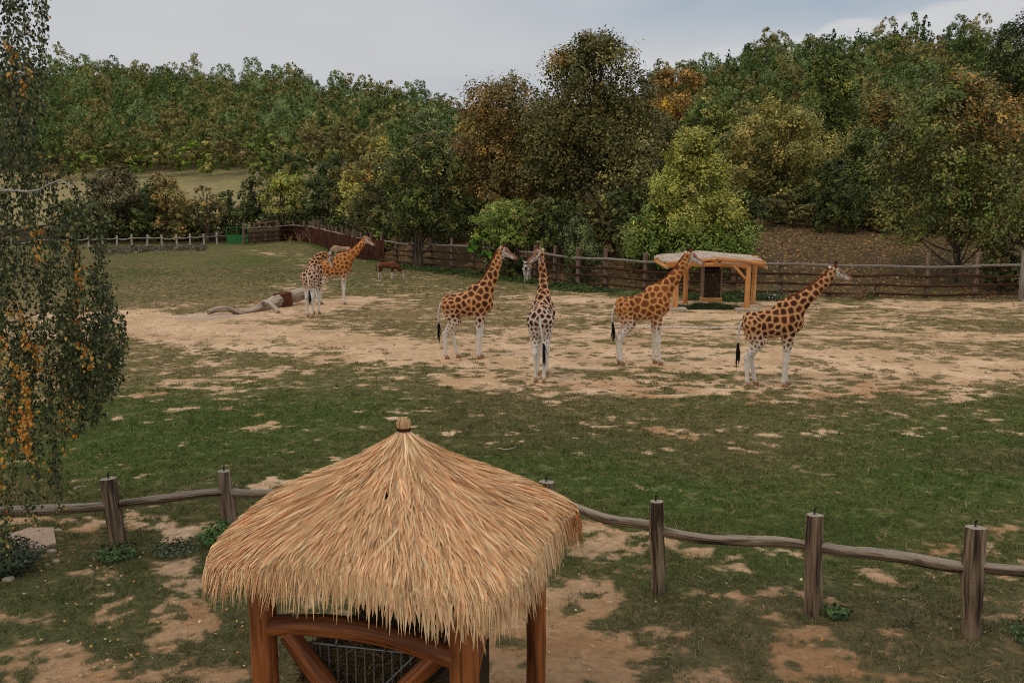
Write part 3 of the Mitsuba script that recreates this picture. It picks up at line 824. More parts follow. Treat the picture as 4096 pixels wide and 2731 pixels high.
# ------------------------------------------------------------------ the woods on the hills: one tree of each kind, then copies
def forest_kind(seed, pal, R, n, prof, leaf, lobes, jit=0.12, stem=True):
    rng = np.random.default_rng(seed)
    P, N, L, C, rad, K = crown_points(rng, R, n, lobes, prof, 10, 0.5, 0.12)
    cols = pick(pal, K.max() + 1, rng, 0.12)[K] * [1.55, 1.5, 1.2] * np.exp(rng.normal(0, jit, (lobes, 1)))[L]
    nn = unit(N * 0.9 + rng.normal(size=P.shape) * 0.45 + [0, 0, 0.6])
    v, f, c = leaves(P + [0, 0, R[2] + 1.6], nn, leaf, rng, cols, 0.8)
    crown = mikit.ply((v, f), 'far_leaf', False, color=c)
    v, f, uv = tube([[0, 0, -1], [0.1, 0, R[2]], [0, 0, R[2] * 1.7]], [0.26, 0.18, 0.06], 5, False)
    return crown, mikit.ply((v, f), 'bark', True, uv=uv)


HILL_A = [((70, 80, 44), 5), ((88, 94, 54), 3), ((54, 66, 36), 4), ((106, 106, 68), 1)]
HILL_B = [((58, 74, 42), 5), ((76, 88, 52), 3), ((46, 60, 34), 4)]
HILL_C = [((92, 92, 60), 5), ((110, 104, 72), 3), ((76, 80, 50), 4)]
HILL_D = [((84, 98, 66), 4), ((100, 112, 80), 3), ((66, 80, 52), 4)]
HILL_E = [((100, 92, 62), 4), ((90, 86, 56), 4), ((80, 80, 50), 3)]
PINE = [((40, 52, 36), 5), ((52, 62, 42), 4), ((66, 70, 48), 1)]
broad = [forest_kind(201 + i, pal, (r, r, h), 2500, prof, 0.44, 14) for i, (pal, r, h, prof) in enumerate(
    [(HILL_A, 4.2, 4.6, dome), (HILL_A, 3.8, 5.2, egg), (HILL_B, 4.4, 4.8, dome), (HILL_B, 4.0, 5.4, spread), (HILL_A, 4.5, 4.4, spread), (HILL_C, 3.8, 4.6, dome), (HILL_D, 4.0, 5.0, dome), (HILL_E, 3.6, 4.3, egg), (HILL_B, 3.6, 5.0, egg), (HILL_C, 4.2, 5.0, spread)])]
pines = [forest_kind(301 + i, PINE, (2.5, 2.5, 5.2 + 0.7 * i), 800, lambda t: 0.15 + 0.85 * (1 - t) ** 0.7, 0.7, 16, 0.12) for i in range(3)]
shrubs = [forest_kind(401 + i, pal, (3.0, 2.8, 1.9), 700, spread, 0.5, 11) for i, pal in enumerate([GREEN_DK + OLIVE_DK, BROWNISH, GREEN_MD, [((92, 106, 46), 3), ((74, 92, 40), 3)], OLIVE_DK, BROWNISH + OLIVE_LT])]

rng = np.random.default_rng(77)
cand = []
step = 4.2
for gx in np.arange(-330, 330, step):
    for gy in np.arange(95, 512, step):
        x, y = gx + rng.uniform(-2.4, 2.4), gy + rng.uniform(-2.4, 2.4)
        u = x / y * F
        if abs(u) > 575:
            continue
        left = u < -40
        lo = 236 if u < -150 else (236 - (u + 150) * 0.9 if u < -40 else 128)
        if y < lo:
            continue
        cand.append((x, y, hz(x, y), u, rng.random(), rng.random(), rng.random()))
cand.sort(key=lambda q: q[1])
# which of them the camera can see anything of: nearest first, on a coarse picture
W2, H2 = 256, 171
mask = np.zeros((H2, W2), bool)
yy, xx = np.mgrid[0:H2, 0:W2]
for k in list(scene):
    if k.endswith('__crown'):
        v = meshkit.WRITTEN[scene[k]['filename']][0]
        px, py, _ = pixel_of(v[::7])
        i, j = (py / 4).astype(int), (px / 4).astype(int)
        ok = (i >= 0) & (i < H2) & (j >= 0) & (j < W2)
        mask[i[ok], j[ok]] = True
far = []
for x, y, z, u, r1, r2, r3 in cand:
    pine = u > 100 and y > 300 + 50 * r2
    px, py, dep = pixel_of([[x, y, z + 6.5]])
    rx, ry = 4.2 * F / dep[0] / 4, 5.2 * F / dep[0] / 4
    e = ((xx - px[0] / 4) / max(rx, 1)) ** 2 + ((yy - py[0] / 4) / max(ry, 1)) ** 2 < 1
    seen = int((e & ~mask).sum())
    mask |= e
    if seen >= 2:
        far.append((seen, x, y, z, pine, u, r1, r2, r3))
far.sort(key=lambda q: -q[0])
n_ind = {True: 0, False: 0}
HUE = ['mid green', 'mid green', 'dark green', 'dark green', 'mid green', 'olive', 'pale green', 'brown tinged', 'dark green', 'olive']
LAB = {False: ('leafy forest tree among many on the wooded hillside', 'tree', 'broadleaf trees covering the wooded hills'), True: ('dark conifer along the crest of the right hill', 'tree', 'dark conifers on the crest of the right hill')}
for seen, x, y, z, pine, u, r1, r2, r3 in far:
    kind = pines[int(r3 * 3)] if pine else broad[int(r1 * 10) if r2 > 0.25 else int(r1 * 5)]
    s = (0.72 + 0.7 * r2 ** 2) * (0.62 if pine else 0.70)
    m = T().translate([x, y, z - 0.3]).rotate([0, 0, 1], 360 * r3).scale([s, s, s * (0.9 + 0.25 * r1)])
    if n_ind[pine] < (300 if not pine else 90):
        n_ind[pine] += 1
        lab = LAB[pine]
        if not pine:
            w = HUE[broad.index(kind)]
            lab = (f'{w} leafy forest tree among many on the wooded hillside', 'tree', f'{w} broadleaf trees covering the wooded hills')
        k = thing('conifer' if pine else 'forest_tree', *lab)
        put(k, 'crown', {**kind[0], 'to_world': m})
        put(k, 'trunk', {**kind[1], 'to_world': m})
    else:
        k = key_for('forest')
        scene[k.replace('forest_', 'forest__') if k != 'forest' else 'forest__000'] = {**kind[0], 'to_world': m}
labels['forest'] = {'kind': 'stuff', 'label': 'distant mass of tree crowns covering the hills', 'category': 'forest'}

# the band of shrubs at the foot of the left hill and round the pasture
shrub_words = ['dark green', 'brown twiggy', 'mid green', 'bright yellow green', 'olive', 'straw coloured']
spots = [(40, 168, 215, 0), (70, 160, 218, 1), (64, 172, 212, 0), (84, 166, 214, 2), (100, 160, 222, 0), (112, 168, 214, 1), (126, 158, 222, 4), (140, 170, 215, 3), (150, 160, 224, 1), (163, 167, 216, 4), (172, 156, 226, 1), (184, 170, 216, 2),
         (196, 163, 220, 3), (207, 168, 215, 3), (214, 156, 228, 1), (222, 167, 216, 2), (234, 160, 224, 4), (238, 169, 214, 1), (249, 163, 220, 5), (255, 171, 208, 4), (264, 158, 222, 2), (272, 168, 212, 0), (282, 152, 226, 1), (292, 164, 214, 2),
         (302, 156, 220, 0), (314, 150, 226, 1), (322, 162, 212, 4), (335, 152, 220, 2), (346, 146, 226, 1), (356, 156, 214, 0), (262, 176, 196, 2), (274, 180, 188, 0), (286, 178, 192, 1), (298, 176, 196, 4), (310, 174, 198, 0), (268, 186, 176, 4), (282, 186, 178, 0), (296, 184, 182, 2), (92, 178, 205, 5), (200, 178, 206, 5), (52, 180, 204, 1)]
for i, (px, py, Y, kd) in enumerate(spots):
    p = point_at(px, py, Y)
    s = 1.0 + 0.35 * math.sin(i * 2.3)
    z = hz(p[0], p[1])
    m = T().translate([p[0], p[1], z - 0.6]).rotate([0, 0, 1], 77 * i).scale([s, s, s * 1.15])
    near = 'left' if px < 120 else ('middle' if px < 230 else 'right')
    k = thing('hillside_shrub', f'{shrub_words[kd]} shrub in the scrub band between pasture and wood', 'shrub', f'{shrub_words[kd]} shrubs along the foot of the left hill')
    put(k, 'crown', {**shrubs[kd][0], 'to_world': m})
# ------------------------------------------------------------------ the long wooden fence round the paddock
far_fence = thing('paddock_fence', 'long brown post and rail fence round the far side of the paddock', 'fence')
_seg = np.linalg.norm(np.diff(FENCE, axis=0), axis=1)
_s = np.concatenate([[0], np.cumsum(_seg)])


def fence_at(s):
    return np.array([np.interp(s, _s, FENCE[:, 0]), np.interp(s, _s, FENCE[:, 1])])


_n = int(_s[-1] / 2.62)
_ss = np.linspace(0, _s[-1], _n + 1)
_rng = np.random.default_rng(5)
_pp = [fence_at(s) for s in _ss]
_top = []
for i, (s, p) in enumerate(zip(_ss, _pp)):
    z = hz(p[0], p[1])
    _top.append(z + 1.82 + _rng.normal(0, 0.05))
    hgt = 2.42 + _rng.normal(0, 0.09)
    put(far_fence, 'post', pole([[p[0], p[1], z - 0.2], [p[0] + _rng.normal(0, 0.03), p[1] + _rng.normal(0, 0.03), z + hgt]], [0.145, 0.13], 'fence_wood', n=5, seg=8, seed=i))
for i in range(_n):
    a, b = _pp[i], _pp[i + 1]
    e = unit(b - a)
    off = np.array([e[1], -e[0]])
    if off[1] > 0:
        off = -off
    for j, h in enumerate((1.0, 0.70, 0.42, 0.14)):
        za, zb = (_top[i] - 1.82) + 1.82 * h, (_top[i + 1] - 1.82) + 1.82 * h
        sag = _rng.normal(0, 0.035)
        o = off * (0.19 if j % 2 == 0 else 0.185)
        A, B = a + o - e * 0.14, b + o + e * 0.14
        m = (A + B) / 2 + off * _rng.normal(0, 0.015)
        dz = 0.012 * (i % 2)
        put(far_fence, 'rail', pole([[*A, za + dz], [*m, (za + zb) / 2 + sag], [*B, zb + dz]], [0.075, 0.068, 0.08] if j else [0.085, 0.08, 0.085], 'grey_wood' if j == 0 else 'rail_wood', n=6, seg=6, seed=i * 5 + j))
# brushwood screen fixed to the fence along its far bend
_a, _b = np.interp([388, 278], *zip(*sorted((px, s) for (px, py), s in zip(FENCE_PX, _s))))
_a, _b = sorted((_a, _b))
sv, sf, suv = [], [], []
_m = 90
for i, s in enumerate(np.linspace(_a, _b, _m)):
    p = fence_at(s)
    q = fence_at(min(s + 0.5, _s[-1])) - fence_at(max(s - 0.5, 0))
    n_ = unit(np.array([q[1], -q[0]]))
    if n_[1] > 0:
        n_ = -n_
    z = hz(p[0], p[1])
    ht = 1.86 + 0.04 * math.sin(i * 1.7) + 0.03 * math.sin(i * 0.37)
    low = 0.02 if s > _a + 4 else 0.02 + 0.25 * max(0, (_a + 4 - s) / 4)
    for t, dn in ((low, 0.27), (0.5 + low / 2, 0.30), (1, 0.29), (1, 0.265), (low, 0.245)):
        w = p + n_ * (dn + 0.012 * math.sin(i * 2.9 + t * 5))
        sv.append([w[0], w[1], z + ht * t])
        suv.append([s, ht * t])
for i in range(_m - 1):
    for j in range(5):
        a = i * 5 + j
        b = i * 5 + (j + 1) % 5
        sf.append([a, a + 5, b + 5, b])
put(far_fence, 'brushwood_screen', mikit.ply((np.array(sv), np.array(sf)), 'reed', True, uv=np.array(suv)), 'dark brown brushwood screen along the far bend')
# tall grey gate posts where the fence leaves the picture
gp = thing('gate_post', 'tall grey timber post at the right end of the paddock fence', 'post')
x0, y0 = ground_at(1016, 300)
put(gp, 'post', pole([[x0, y0 - 0.5, -0.2], [x0, y0 - 0.5, 2.75]], 0.13, 'grey_wood', seed=3))
put(gp, 'crossbar', pole([[x0 - 0.1, y0 - 0.5, 2.68], [x0 + 2.4, y0 - 0.6, 2.70]], 0.09, 'grey_wood', seed=4))

# ------------------------------------------------------------------ pale fence at the far left, green gate
wf = thing('pale_fence', 'low pale wooden fence with one thin rail along the far left edge of the paddock', 'fence')
wpx = [(-60, 254), (-25, 252.8), (14, 251), (35, 249.8), (54, 249), (73, 248.2), (89, 247.6), (103, 247), (117, 246.5), (132, 246), (147, 246), (162, 246), (177, 245.6), (190, 245), (204, 244.4), (217, 243.8), (231, 243.2)]
wp = [ground_at(*q) for q in wpx]
for i, p in enumerate(wp[:-1]):
    z = hz(*p)
    t = 0.12 if i == 2 else _rng.normal(0, 0.02)
    put(wf, 'post', pole([[p[0] - 0.0, p[1], z - 0.2], [p[0] - t * 2, p[1], z + 1.28 + _rng.normal(0, 0.05)]], [0.11, 0.10], 'white_wood', n=4, seg=8, seed=40 + i))
for i in range(len(wp) - 1):
    a, b = wp[i], wp[i + 1]
    za, zb = hz(*a) + 0.92, hz(*b) + 0.92
    put(wf, 'rail', pole([[a[0] + 0.02, a[1] - 0.14, za + 0.02 * (i % 2)], [(a[0] + b[0]) / 2, (a[1] + b[1]) / 2 - 0.16, (za + zb) / 2 - 0.04 + _rng.normal(0, 0.06)], [b[0] - 0.02, b[1] - 0.14, zb + 0.02 * (i % 2)]], 0.055, 'white_wood' if i < 14 else 'grey_wood', n=6, seg=6, seed=70 + i))

gt = thing('green_gate', 'green metal gate with solid lower panels between the pale fence and the brown fence', 'gate')
gx, gy = ground_at(237.6, 243.6)
gz = hz(gx, gy)
gw = 1.18
mb = MB()
for sx in (-1, 0, 1):
    mb.add(*box([gx + sx * gw, gy, gz + 0.95], [0.045, 0.045, 0.93]))
for zz in (0.12, 0.98, 1.86):
    for sx in (-1, 1):
        mb.add(*box([gx + sx * gw / 2, gy, gz + zz], [gw / 2 - 0.047, 0.035, 0.035]))
put(gt, 'frame', mb.ply('gate_green'))
for sx in (-1, 1):
    put(gt, 'panel', mikit.ply(box([gx + sx * gw / 2, gy, gz + 0.55], [gw / 2 - 0.05, 0.015, 0.39]), 'gate_green'))
    put(gt, 'brace', mikit.ply(box([gx + sx * gw / 2, gy - 0.025, gz + 0.55], [gw / 2 - 0.06, 0.008, 0.03]), 'gate_green'))

# small rust roofed shelter and hide box in the distance
rs = thing('small_shelter', 'tiny rust red roof on thin posts behind the left end of the brown fence', 'shelter')
c = point_at(266, 222, 124)
zg = hz(c[0], c[1])
put(rs, 'roof', mikit.ply(trimesh.convex.convex_hull(np.array([[c[0] - 1.4, c[1] - 1, c[2] - 0.3], [c[0] + 1.4, c[1] - 1, c[2] + 0.05], [c[0] - 1.4, c[1] + 1, c[2] - 0.1], [c[0] + 1.4, c[1] + 1, c[2] + 0.25], [c[0] - 1.4, c[1] - 1, c[2] - 0.22], [c[0] + 1.4, c[1] - 1, c[2] + 0.13]])), 'rust'))
for sx in (-1, 1):
    for sy in (-1, 1):
        put(rs, 'post', pole([[c[0] + sx * 1.2, c[1] + sy * 0.8, zg - 0.2], [c[0] + sx * 1.2, c[1] + sy * 0.8, c[2] - 0.12 + 0.12 * sx]], 0.05, 'fence_wood', n=4, seg=6))
hd = thing('raised_hide', 'small grey raised hide at the edge of the pasture', 'hide')
c = point_at(261.5, 174, 196)
zg = hz(c[0], c[1])
put(hd, 'cabin', mikit.ply(box([c[0], c[1], c[2]], [0.9, 0.8, 1.0]), 'grey_wood', uv=None) if False else mikit.ply(box([c[0], c[1], c[2]], [0.9, 0.8, 1.0]), 'stone'))
put(hd, 'roof', mikit.ply(box([c[0], c[1], c[2] + 1.06], [1.1, 1.0, 0.055]), 'fence_wood'))
for sx in (-1, 1):
    for sy in (-1, 1):
        put(hd, 'leg', pole([[c[0] + sx * 1.0, c[1] + sy * 0.9, zg - 0.3], [c[0] + sx * 0.8, c[1] + sy * 0.7, c[2] - 0.98]], 0.07, 'grey_wood', n=4, seg=6))
# thin steel posts of a wire fence on the slope
for i, (px, pb, pt, Y) in enumerate([(461, 232, 207, 88), (469, 232, 207, 87), (477, 233, 208, 86), (453, 231, 214, 92), (446, 230, 219, 98), (441, 229, 220, 103), (436, 229, 219, 108), (430, 228, 218, 114), (672, 243, 212, 76), (760, 234, 208, 76)]):
    p = point_at(px, pb, Y)
    z = hz(p[0], p[1])
    hgt = point_at(px, pt, Y)[2] - z
    if i == 0:
        wfk = thing('wire_fence', 'thin grey steel posts of a wire fence on the slope behind the paddock fence', 'fence')
    put(wfk, 'post', pole([[p[0], p[1], z - 0.2], [p[0], p[1], z + max(1.4, hgt)]], 0.035, 'galvanised', n=3, seg=6, wob=0))
mb = MB()
pts = [point_at(px, 232, Y) for px, Y in ((461, 88), (453, 92), (446, 98), (441, 103), (436, 108), (430, 114))]
for h in (0.4, 0.8, 1.2, 1.6):
    q = np.array([[p[0], p[1], hz(p[0], p[1]) + h] for p in pts])
    mb.add(*tube(q, 0.012, 4, False))
put(wfk, 'wire', mb.ply('wire'))

# ------------------------------------------------------------------ log fence in front
lf = thing('log_fence', 'weathered log fence with thick round posts and single wavy rails in front of the meadow', 'fence')
posts = [  # base px, top px, distance override, radius, bend
    ((-118, 572), 1.22, 0.13, 0), ((117.5, 549.5), 1.25, 0.135, -0.09), ((230.5, 537), 1.20, 0.125, -0.07), ((392, 0), 1.25, 0.13, 0), ((546, 0), 1.33, 0.125, 0.0), ((657.5, 592.5), 1.43, 0.105, -0.05), ((812, 613.5), 1.47, 0.12, -0.02), ((969.5, 637), 1.52, 0.135, -0.01), ((1135, 660), 1.5, 0.13, 0)]
pos = []
for (bx, by), hgt, r, bend in posts:
    if by:
        pos.append(ground_at(bx, by))
    else:
        Y = {392: 16.55, 546: 15.75}[bx]
        pos.append(((bx - 512) / F * (Y + 0.7), Y))
P0 = []
for i, ((x, y), (_, hgt, r, bend)) in enumerate(zip(pos, posts)):
    z = hz(x, y)
    P0.append((x, y, z, hgt))
    k = put(lf, 'post', pole([[x, y, z - 0.25], [x + 0.01, y, z + 0.02], [x + bend * 0.25, y, z + hgt * 0.45], [x + bend, y + 0.02, z + hgt]], [r * 0.95, r * 1.0, r * 1.05, r], 'old_wood', n=14, seg=16, wob=0.34, seed=i + 3))
    put(k, 'pin', pole([[x + bend, y + 0.02, z + hgt - 0.01], [x + bend + 0.005, y + 0.02, z + hgt + 0.09], [x + bend + 0.012, y, z + hgt + 0.10]], 0.014, 'iron', n=5, seg=6, wob=0))
rails = [(0, 1, .82, .80, [0, 0.03, 0.0], .085), (1, 2, .80, .82, [0.01, 0.02, 0.03], .075), (2, 3, .82, .82, [0, .02, 0], .08), (3, 4, .85, .85, [0, .03, 0], .075), (4, 5, 1.0, 1.04, [0.02, -.05, -0.04], .075), (5, 6, .98, 1.0, [-.05, -.03, 0.02], .075), (6, 7, 1.0, 0.94, [0.01, 0.03, 0.01], .085), (7, 8, .98, 1.05, [0.0, 0.02, 0.02], .08)]
for i, (a, b, ha, hb, w, r) in enumerate(rails):
    A, B = np.array(P0[a][:3]) + [0, 0, ha], np.array(P0[b][:3]) + [0, 0, hb]
    e = unit(B - A)
    A, B = A + e * 0.07, B - e * 0.07
    mids = [A + (B - A) * t + [0, 0, w_] for t, w_ in zip((0.25, 0.5, 0.75), w)]
    put(lf, 'rail', pole([A, *mids, B], [r, r * 0.92, r, r * 1.02, r * 0.95], 'old_wood', n=18, seg=14, wob=0.2, seed=30 + i))

# ------------------------------------------------------------------ timber feeding shelter by the far fence
sh = thing('feeding_shelter', 'low open shelter of peeled orange logs with a pale log roof by the far fence', 'shelter')
c00, c10 = np.array(ground_at(675, 310)), np.array(ground_at(746.5, 310.5))
c01, c11 = np.array(ground_at(685, 303)), np.array(ground_at(753, 302.5))
for i, (p, h, r) in enumerate(((c00, 2.22, 0.14), (c10, 2.22, 0.135), (c01, 2.30, 0.13), (c11, 2.30, 0.13))):
    z = hz(*p)
    k = put(sh, 'post', pole([[p[0], p[1], z], [p[0] + 0.02, p[1], z + 1.2], [p[0] + (0.06 if i == 0 else 0.05), p[1], z + h]], [r * 1.06, r, r * 0.9], 'peeled_wood', n=9, seg=12, wob=0.08, seed=i + 11))
    if i < 2:
        v, f = box([p[0], p[1] - 0.1, z + 0.05], [0.55, 0.42, 0.09], ch=0.04)
        put(sh, 'footing', mikit.ply((v, f), 'stone'))
ex = unit(c10 - c00)
mid = (c00 + c10 + c01 + c11) / 4
ridge_x = mid[0] - 0.35


def roof_z(x):
    return 2.64 - 0.10 * abs(x - ridge_x) ** 1.0


yf, yb = c00[1] - 0.35, c01[1] + 0.6
put(sh, 'beam', pole([[c00[0] - 0.6, c00[1] - 0.02, 2.22], [c00[0] + 1.6, c00[1], 2.32], [c10[0] + 0.15, c10[1], 2.22]], [0.085, 0.115, 0.085], 'peeled_wood', n=12, seg=12, seed=21))
put(sh, 'beam', pole([[c01[0] - 0.4, c01[1], 2.42], [c11[0] + 0.2, c11[1], 2.42]], 0.13, 'peeled_wood', seg=12, seed=22))
for sx, a in ((1, c00), (-1, c10)):
    put(sh, 'brace', pole([[a[0] + sx * 0.1, a[1], 1.62], [a[0] + sx * 0.72, a[1], 2.30]], 0.075, 'peeled_wood', seg=10, seed=23 + sx))
for x in (c00[0] - 0.5, ridge_x, c10[0] + 0.9):
    put(sh, 'purlin', pole([[x, yf + 0.05, roof_z(x) - 0.19], [x, yb, roof_z(x) - 0.14]], 0.09, 'peeled_wood', seg=10, seed=29))
for side, xe in ((-1, c00[0] - 0.45), (1, c10[0] + 0.72)):
    nlog = 12
    for i in range(nlog):
        y = yf + (yb - yf) * i / (nlog - 1)
        r = 0.095 + 0.02 * math.sin(i * 2.1 + side)
        e = xe + 0.12 * math.sin(i * 1.9 + side) + (0.35 if side > 0 else -0.1) * i / nlog
        dz = 0.16 * (i % 2) * 0.3 + 0.05 * i / nlog
        put(sh, 'roof_log', pole([[ridge_x + side * 0.03, y, roof_z(ridge_x) - 0.02 + dz], [e, y, roof_z(e) + dz]], [r, r * 0.95, r * 1.08], 'peeled_wood' if i == 0 else 'pale_wood', n=7, seg=10, wob=0.1, seed=60 + i + 20 * (side > 0)))
# the hanging hay rack inside
cx_, cy_ = point_at(711, 290, 0.5 * (c00[1] + c01[1]))[0], 0.55 * c00[1] + 0.45 * c01[1]
rk = put(sh, 'hay_rack', mikit.ply(box([cx_, cy_ + 0.12, 0.42], [0.52, 0.34, 0.11], ch=0.02), 'peeled_wood'))
for sx in (-1, 1):
    put(rk, 'upright', mikit.ply(box([cx_ + sx * 0.46, cy_ + 0.1, 1.36], [0.05, 0.26, 0.83], ch=0.01), 'fence_wood'))
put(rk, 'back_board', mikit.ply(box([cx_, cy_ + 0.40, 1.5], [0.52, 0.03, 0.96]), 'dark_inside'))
put(rk, 'top_board', mikit.ply(box([cx_, cy_ + 0.1, 2.25], [0.52, 0.3, 0.05]), 'rail_wood'))
mb = MB()
for i in range(13):
    x = cx_ - 0.40 + 0.80 * i / 12
    mb.add(*tube([[x, cy_ - 0.19, 0.55], [x, cy_ - 0.19, 1.95]], 0.009, 5, False))
for zz in (0.56, 1.95):
    mb.add(*box([cx_, cy_ - 0.19, zz], [0.42, 0.03, 0.03]))
put(rk, 'grille', mb.ply('iron'))


def strands(rng, n, centre, half, length, width, cols, flat=0.5, sag=0.0, shape=None):
    """n thin blades scattered through a box or shape"""
    q = rng.uniform(-1, 1, (n, 3)) * half + centre if shape is None else shape
    d = unit(rng.normal(size=(len(q), 3)) * [1, 1, flat])
    s = unit(np.cross(d, rng.normal(size=d.shape)))
    L = length * (0.6 + 0.8 * rng.random((len(q), 1)))
    m = q + [0, 0, sag] * rng.random((len(q), 1))
    a, b = q - d * L / 2, q + d * L / 2
    w = s * width / 2
    v = np.stack([a - w * 0.7, a + w * 0.7, m + w, m - w, b], 1).reshape(-1, 3)
    k = np.arange(len(q))[:, None] * 5
    f = np.vstack([k + [0, 1, 2], k + [0, 2, 3], k + [3, 2, 4]])
    c = pick(cols, len(q), rng, 0.2) / 2.0
    return v, f, np.repeat(c, 5, axis=0)


_r = np.random.default_rng(8)
HAY = [((120, 96, 60), 4), ((90, 74, 46), 4), ((150, 124, 82), 2), ((70, 60, 38), 3)]
HAY2 = [((140, 116, 76), 3), ((104, 88, 56), 4), ((176, 150, 104), 1), ((74, 66, 42), 3)]
mb = MB()
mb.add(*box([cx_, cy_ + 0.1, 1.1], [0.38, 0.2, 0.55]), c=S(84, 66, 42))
mb.add(*[q for q in (lambda r: (r[0], r[1], None, r[2]))(strands(_r, 1600, [cx_, cy_ + 0.05, 1.15], [0.39, 0.24, 0.6], 0.3, 0.02, HAY))])
put(rk, 'hay', mb.ply('straw', False, color=True), kind='stuff')


def heap(name, label, cat, centre, half, n, cols, length, width, seed):
    rng = np.random.default_rng(seed)
    a = rng.uniform(0, 2 * PI, n)
    r = np.sqrt(rng.random(n))
    q = np.stack([centre[0] + np.cos(a) * r * half[0], centre[1] + np.sin(a) * r * half[1], np.zeros(n)], -1)
    lump = 0.55 + 0.9 * meshkit.noise(q * 2.3, seed)
    q[:, 2] = height(q[:, 0], q[:, 1]) + half[2] * np.clip(1 - r ** 2, 0, 1) * lump * rng.random(n) ** 0.3 + 0.01
    v, f, c = strands(rng, n, None, None, length, width, cols, 0.35, 0.04, q)
    stuff(name, label, cat, mikit.ply((v, f), 'straw', False, color=c))


FRESH = [((70, 92, 44), 4), ((88, 108, 54), 3), ((56, 74, 36), 3), ((110, 120, 68), 1)]
GREENH = [((66, 82, 46), 4), ((78, 94, 54), 3), ((56, 70, 42), 3)]
heap('fodder_grass', 'low heap of dark green cut grass lying under the log shelter', 'grass', (mid[0] - 0.55, c00[1] + 0.85), (1.9, 0.6, 0.2), 3000, GREENH, 0.3, 0.035, 31)
# strip of fresh fodder along the fence
_r = np.random.default_rng(33)
n = 15000
s = np.interp(_r.uniform(395, 905, n), *zip(*sorted((px, ss) for (px, py), ss in zip(FENCE_PX, _s))))
fx, fy = np.interp(s, _s, FENCE[:, 0]), np.interp(s, _s, FENCE[:, 1])
off = 0.35 + 4.2 * _r.beta(1.2, 2.0, n)
q = np.stack([fx - 0.2 * off, fy - off, np.zeros(n)], -1)
den = meshkit.fbm(np.stack([q[:, 0] * 0.35, q[:, 1] * 0.5, s * 0], -1), 3, 4)
keep = den + 0.3 * np.clip((8 - fx) / 12, -1, 1) > 0.50
q = q[keep]
lump = np.clip(meshkit.noise(q * [0.9, 1.3, 0], 12) - 0.25, 0, 1)
q[:, 2] = height(q[:, 0], q[:, 1]) + 0.02 + 0.38 * lump * _r.random(len(q))
v, f, c = strands(_r, len(q), None, None, 0.42, 0.05, FRESH, 0.4, 0.05, q)
stuff('cut_grass', 'strewn fresh green fodder along the foot of the far fence', 'grass', mikit.ply((v, f), 'straw', False, color=c))

# pale edging strip in the sand, sand heap under the log
es = thing('edging_strip', 'thin pale edging board lying in the sand below the log shelter', 'board')
a, b = np.array(ground_at(617, 327.4)), np.array(ground_at(742, 328.4))
mb = MB()
for t in np.linspace(0, 0.97, 14):
    p, q = a + (b - a) * t, a + (b - a) * (t + 0.068)
    z0, z1 = hz(*p) + 0.035, hz(*q) + 0.035
    mb.add(*tube([[*p, z0], [*q, z1]], 0.055, 6, True))
put(es, 'board', mb.ply('pale_wood', True, uv=True))
# ------------------------------------------------------------------ giraffes
CREAM_C, WHITE_C, BROWN_C, DARK_C = np.array(S(226, 200, 168)), np.array(S(232, 226, 216)), np.array(S(126, 68, 33)), np.array(S(48, 29, 19))


def limb(X, Y, Z, pts, radii, sy=1.0, k=0.06):
    d = None
    for a, b, ra, rb in zip(pts[:-1], pts[1:], radii[:-1], radii[1:]):
        q = sd_cone(X, Y, Z, a, b, ra, rb, sy)
        d = q if d is None else smin(d, q, k)
    return d


def darts(v, spacing, rng):
    """seeds on the vertices, at least spacing apart"""
    order = rng.permutation(len(v))
    tree_ = cKDTree(v)
    free = np.ones(len(v), bool)
    out = []
    for i in order:
        if free[i]:
            out.append(i)
            free[tree_.query_ball_point(v[i], spacing[i])] = False
    return np.array(out)


